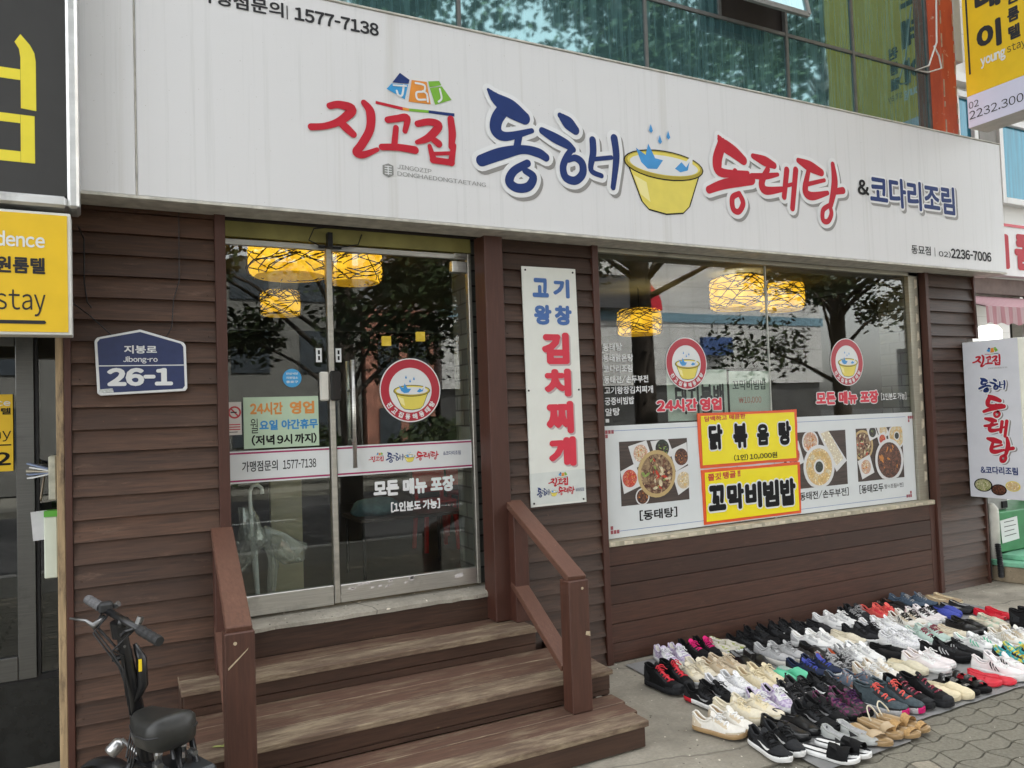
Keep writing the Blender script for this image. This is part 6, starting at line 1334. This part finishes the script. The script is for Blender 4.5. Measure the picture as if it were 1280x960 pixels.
mb = MB(); mb.add(rows, [(i*16+k, i*16+(k+1) % 16, (i+1)*16+(k+1) % 16, (i+1)*16+k) for i in range(n) for k in range(16)]+[tuple(range(15, -1, -1)), tuple(range(n*16, n*16+16))]); seat = mb.build('seat', vin, sc_, smooth=True)
pip = [rows[i*16+k_] for k_, seq in ((0, range(1, n)), (8, range(n-1, 0, -1))) for i in seq]; MB().tube([(x, y, z+.002) for x, y, z in pip+pip[:1]], .0042, 6).build('piping', rub, seat, smooth=True)
mb = MB()
for s_ in (-1, 1): mb.lathe([(0, -.05), (.012, -.05), (.016, -.03), (.012, -.01), (.016, .01), (.012, .03), (0, .03)], P(-.10, s_*.045-.05, .55), (0, 0, 1), 10); mb.tube([P(-.13, s_*.06-.05, .545), P(-.16, s_*.065-.05, .54)], .012, 8)
mb.build('seat_spring', chrome, seat)
bx_ = MB(); bx_.v = [P(f, s, z) for z, k in ((.36, .9), (.50, 1)) for f, s in ((.02, .07*k), (.02, -.07*k), (-.22, -.07*k), (-.22, .07*k))]; bx_.f = [(0, 3, 2, 1), (4, 5, 6, 7), (0, 1, 5, 4), (1, 2, 6, 5), (2, 3, 7, 6), (3, 0, 4, 7)]; bx_.mi = [0]*6
bb_ = bx_.build('battery_box', pm('battery_black', (.03, .034, .037), .35, .1), sc_, bevel=.012)
mb = MB(); mb.v = [P(-.2215, s, z) for s, z in ((.06, .39), (-.06, .39), (-.062, .49), (.062, .49))]; mb.f = [(0, 1, 2, 3)]; mb.mi = [0]; mb.build('lid', pm('battery_lid', (.05, .06, .068), .2, .1), bb_)
mb = MB(); c = Vector((-.045, -.97, .455)); d = Vector((.05, .0, .05)); mb.lathe([(0, 0), (.026, .0), (.028, .012), (.026, .05), (.012, .062), (0, .062)], c, d, 16); mb.tube([c+d*.9, bot+Vector((0, .02, -.14))], .008, 8); mb.build('indicator_lamp', metal('lamp_chrome', (.55, .55, .55), .3), sc_, smooth=True)
mb = MB(); mb.tube([P(-.2, -.03, .27), P(-.24, -.15, .01)], .01, 8); mb.build('kickstand', frm, sc_)
mb = MB()
for k in range(4): mb.tube([bot+Vector((-.03+.01*k, -.03, -.01)), bot+Vector((-.05+.005*k, -.06, -.10-.02*k)), hd+Vector((.02*k, -.03, -.04))], .004, 6)
mb.build('wiring', rub, sc_)

# ------------------------------------------------------------------ across the street: what the glass reflects
leaf_m, t, p = nodes('street_tree_leaf'); ge = t.nodes.new('ShaderNodeNewGeometry'); rn_ = t.nodes.new('ShaderNodeValToRGB'); e = rn_.color_ramp.elements; e[0].color = (.02, .04, .014, 1); e[1].color = (.065, .09, .03, 1)
t.links.new(ge.outputs['Random Per Island'], rn_.inputs[0]); t.links.new(rn_.outputs[0], p.inputs['Base Color']); p.inputs['Roughness'].default_value = .6
bark = pm('bark', (.07, .055, .045), .9, .35, 12, (1, 1, .3), bmp=.5)
def tree(label, x, y, h, spread, r, seed, n=13000, low=3.0):
    rr = random.Random(seed); o = thing('street_tree', label, 'tree', (x, y, 0), 'street trees along the kerb')
    mb = MB(); mb.tube([(x, y, -.1), (x+.03, y, 1.5), (x-.05, y+.04, low+.4), (x+.1, y-.05, h*.7), (x, y, h*.95)], [r*1.25, r, r*.85, r*.5, r*.1], 12)
    cl = []
    for i in range(46):
        a = rr.uniform(0, 6.28); z = low+(h*.95-low)*rr.random()**.85; q = spread*(1-.5*((z-low)/(h-low))**2)*rr.uniform(.3, 1); b = (x+q*math.cos(a), y+q*math.sin(a)*.85, z+rr.uniform(0, .5)); z0 = max(low*.8, z-q*.5)
        mb.tube([(x, y, z0), (x+(b[0]-x)*.5, y+(b[1]-y)*.5, z0+(b[2]-z0)*.6), b], [r*.3, r*.17, .012], 6); cl.append((b, rr.uniform(.5, 1.05)))
    mb.build('trunk', bark, o, smooth=True)
    mb = MB()
    for i in range(n):
        b, q = rr.choice(cl); d = Vector((rr.gauss(0, 1), rr.gauss(0, 1), rr.gauss(0, .55))); d = d.normalized()*q*rr.random()**.45; c = Vector(b)+d
        if c.z < low-.8 or c.y > -1.9: continue
        for k in range(2):
            u = Vector((rr.gauss(0, 1), rr.gauss(0, 1), rr.gauss(0, .5))).normalized(); v = u.orthogonal().normalized(); s = rr.uniform(.042, .088); c2 = c+Vector((rr.gauss(0, .06), rr.gauss(0, .06), rr.gauss(0, .05)))
            mb.add([c2-u*s, c2+v*s*.5, c2+u*s, c2-v*s*.5], [(0, 1, 2, 3)])
    mb.build('crown', leaf_m, o); return o
tree('street tree with thick dark trunk at the kerb mirrored in the restaurant window', 7.7, -5.6, 10.5, 3.1, .19, 5, low=4.4)
tree('leafy street tree at the kerb mirrored in the glass entrance doors', 3.0, -6.2, 10.5, 3.0, .15, 8, n=17000, low=2.5)
tree('street tree farther along the kerb mirrored at right end of the window', 12.6, -5.8, 10.5, 3.2, .17, 13, low=2.6)
tree('street tree at the kerb left of the camera mirrored in teal upper glass', -1.6, -6.6, 10.5, 2.8, .16, 21, low=3.6)
m, t, p = nodes('office_panels'); br = t.nodes.new('ShaderNodeTexBrick'); tc = t.nodes.new('ShaderNodeTexCoord'); mp = t.nodes.new('ShaderNodeMapping'); mp.inputs['Rotation'].default_value = (R(90), 0, 0)
t.links.new(tc.outputs['Object'], mp.inputs[0]); t.links.new(mp.outputs[0], br.inputs[0]); br.inputs['Scale'].default_value = 1; br.offset = 0; br.inputs['Brick Width'].default_value = 1.2; br.inputs['Row Height'].default_value = .8; br.inputs['Mortar Size'].default_value = .02
br.inputs['Color1'].default_value = (.50, .50, .49, 1); br.inputs['Color2'].default_value = (.45, .45, .44, 1); br.inputs['Mortar'].default_value = (.25, .25, .25, 1); t.links.new(br.outputs[0], p.inputs['Base Color'])
ob = thing('office_building', 'pale panelled office block with blue bands across the street, mirrored in window', 'building', (20, -19, 0))
mb = MB(); mb.box(9.5, 27, -28, -18.6, 2.6, 11); mb.build('wall', m, ob)
for z in (5.0, 8.2): MB().box(9.4, 27.1, -18.6, -18.55, z, z+.35).build('blue_band', pm('band_blue', (.13, .23, .29), .5), ob)
mb = MB(); mb.box(9.5, 27, -28, -18.8, 0, 2.6); mb.build('shopfront', pm('shopfront_dark', (.05, .05, .05), .4, .4, 1), ob)
ob = thing('brick_building', 'narrow reddish brick house across the street mirrored in the entrance doors', 'building', (8, -19, 0))
br_m = pm('far_brick', (.30, .13, .09), .8, .3, 3)
mb = MB(); mb.box(7.0, 9.3, -27, -18.8, 0, 5.2); mb.build('wall', br_m, ob)
fwm = pm('far_window', (.05, .06, .07), .2, .3, 2)
for x in (7.4, 8.4):
    for z in (.8, 2.9): MB().box(x, x+.7, -18.8, -18.75, z, z+1.25).build('window', fwm, ob)
ob = thing('tiled_building', 'dark grey tiled block across the street mirrored left of the entrance', 'building', (-4, -20, 0))
mb = MB(); mb.box(-12, 6.9, -28, -19, 0, 6.6); mb.build('wall', pm('far_tile', (.13, .13, .12), .6, .15, 2), ob)
for x in range(-11, 6, 2):
    for z in (1.0, 3.2, 5.4): MB().box(x, x+1.1, -19, -18.95, z, z+1.3).build('window', fwm, ob)
rr = random.Random(77); mb = MB()
for i in range(5200):
    x = rr.uniform(-1, 10); q = rr.random(); c = Vector((x, -16.5+rr.gauss(0, .45), .2+q*1.5*(.7+.3*math.sin(x*1.7)))); u = Vector((rr.gauss(0, 1), rr.gauss(0, 1), rr.gauss(0, 1))).normalized(); v = u.orthogonal(); s = rr.uniform(.06, .12)
    mb.add([c-u*s, c+v*s*.6, c+u*s, c-v*s*.6], [(0, 1, 2, 3)])
tag(mb.build('hedge', leaf_m, base=(5, -16.5, 0)), 'green hedge across the street mirrored low in the entrance glass', 'hedge')
ob = thing('shop_board', 'red and blue shop boards across the street mirrored beside window lantern', 'shop sign', (14, -18, 3))
MB().box(15.3, 17.6, -18.3, -18.1, 5.4, 6.6).build('dark_board', pm('board_dark', (.04, .04, .045), .5), ob)
MB().prism([(16.9, 5.4), (18.3, 5.4), (18.2, 5.9), (17.6, 6.6)], -18.45, -18.32).build('red_board', red_m, ob)
MB().box(20, 21.5, -18.3, -18.1, 3.7, 4.4).build('blue_board', pm('board_blue', (.03, .07, .2), .5), ob)
rr = random.Random(31); mb = MB()
for i in range(420):
    if i < 260: x, y = rr.uniform(1.9, 7.2), -.03-abs(rr.gauss(0, .05)) if rr.random() < .5 else rr.uniform(-1.6, -.05)
    else: x, y = rr.uniform(2.3, 6.5), rr.uniform(-2.9, -1.7)
    if 2.9 < x < 6.4 and y < -.12 and y > -1.9: continue
    if x < 2.5 and y > -1.22: continue
    q = rr.uniform(.002, .006); c = Vector((x, y, .001 if y > -1.65 else -.003)); n_ = rr.choice((4, 5, 6)); a0 = rr.uniform(0, 6); b0 = len(mb.v)
    mb.add([(c.x+q*rr.uniform(.7, 1.2)*math.cos(a0+6.283*k/n_), c.y+q*rr.uniform(.7, 1.2)*math.sin(a0+6.283*k/n_), c.z) for k in range(n_)]+[(c.x, c.y, c.z+q*.7)], [(k, (k+1) % n_, n_) for k in range(n_)])
m, t, p = nodes('grit'); ri = t.nodes.new('ShaderNodeNewGeometry').outputs['Random Per Island']; t.links.new(ramp(t, ri, .1, .95, (.06, .05, .04), (.6, .56, .48)), p.inputs['Base Color']); p.inputs['Roughness'].default_value = .9
tag(mb.build('grit', m, base=(4, -1, 0)), 'scattered grit and tiny litter on the concrete and paving', 'grit', kind='stuff')
bpy.data.objects.remove(_txo)
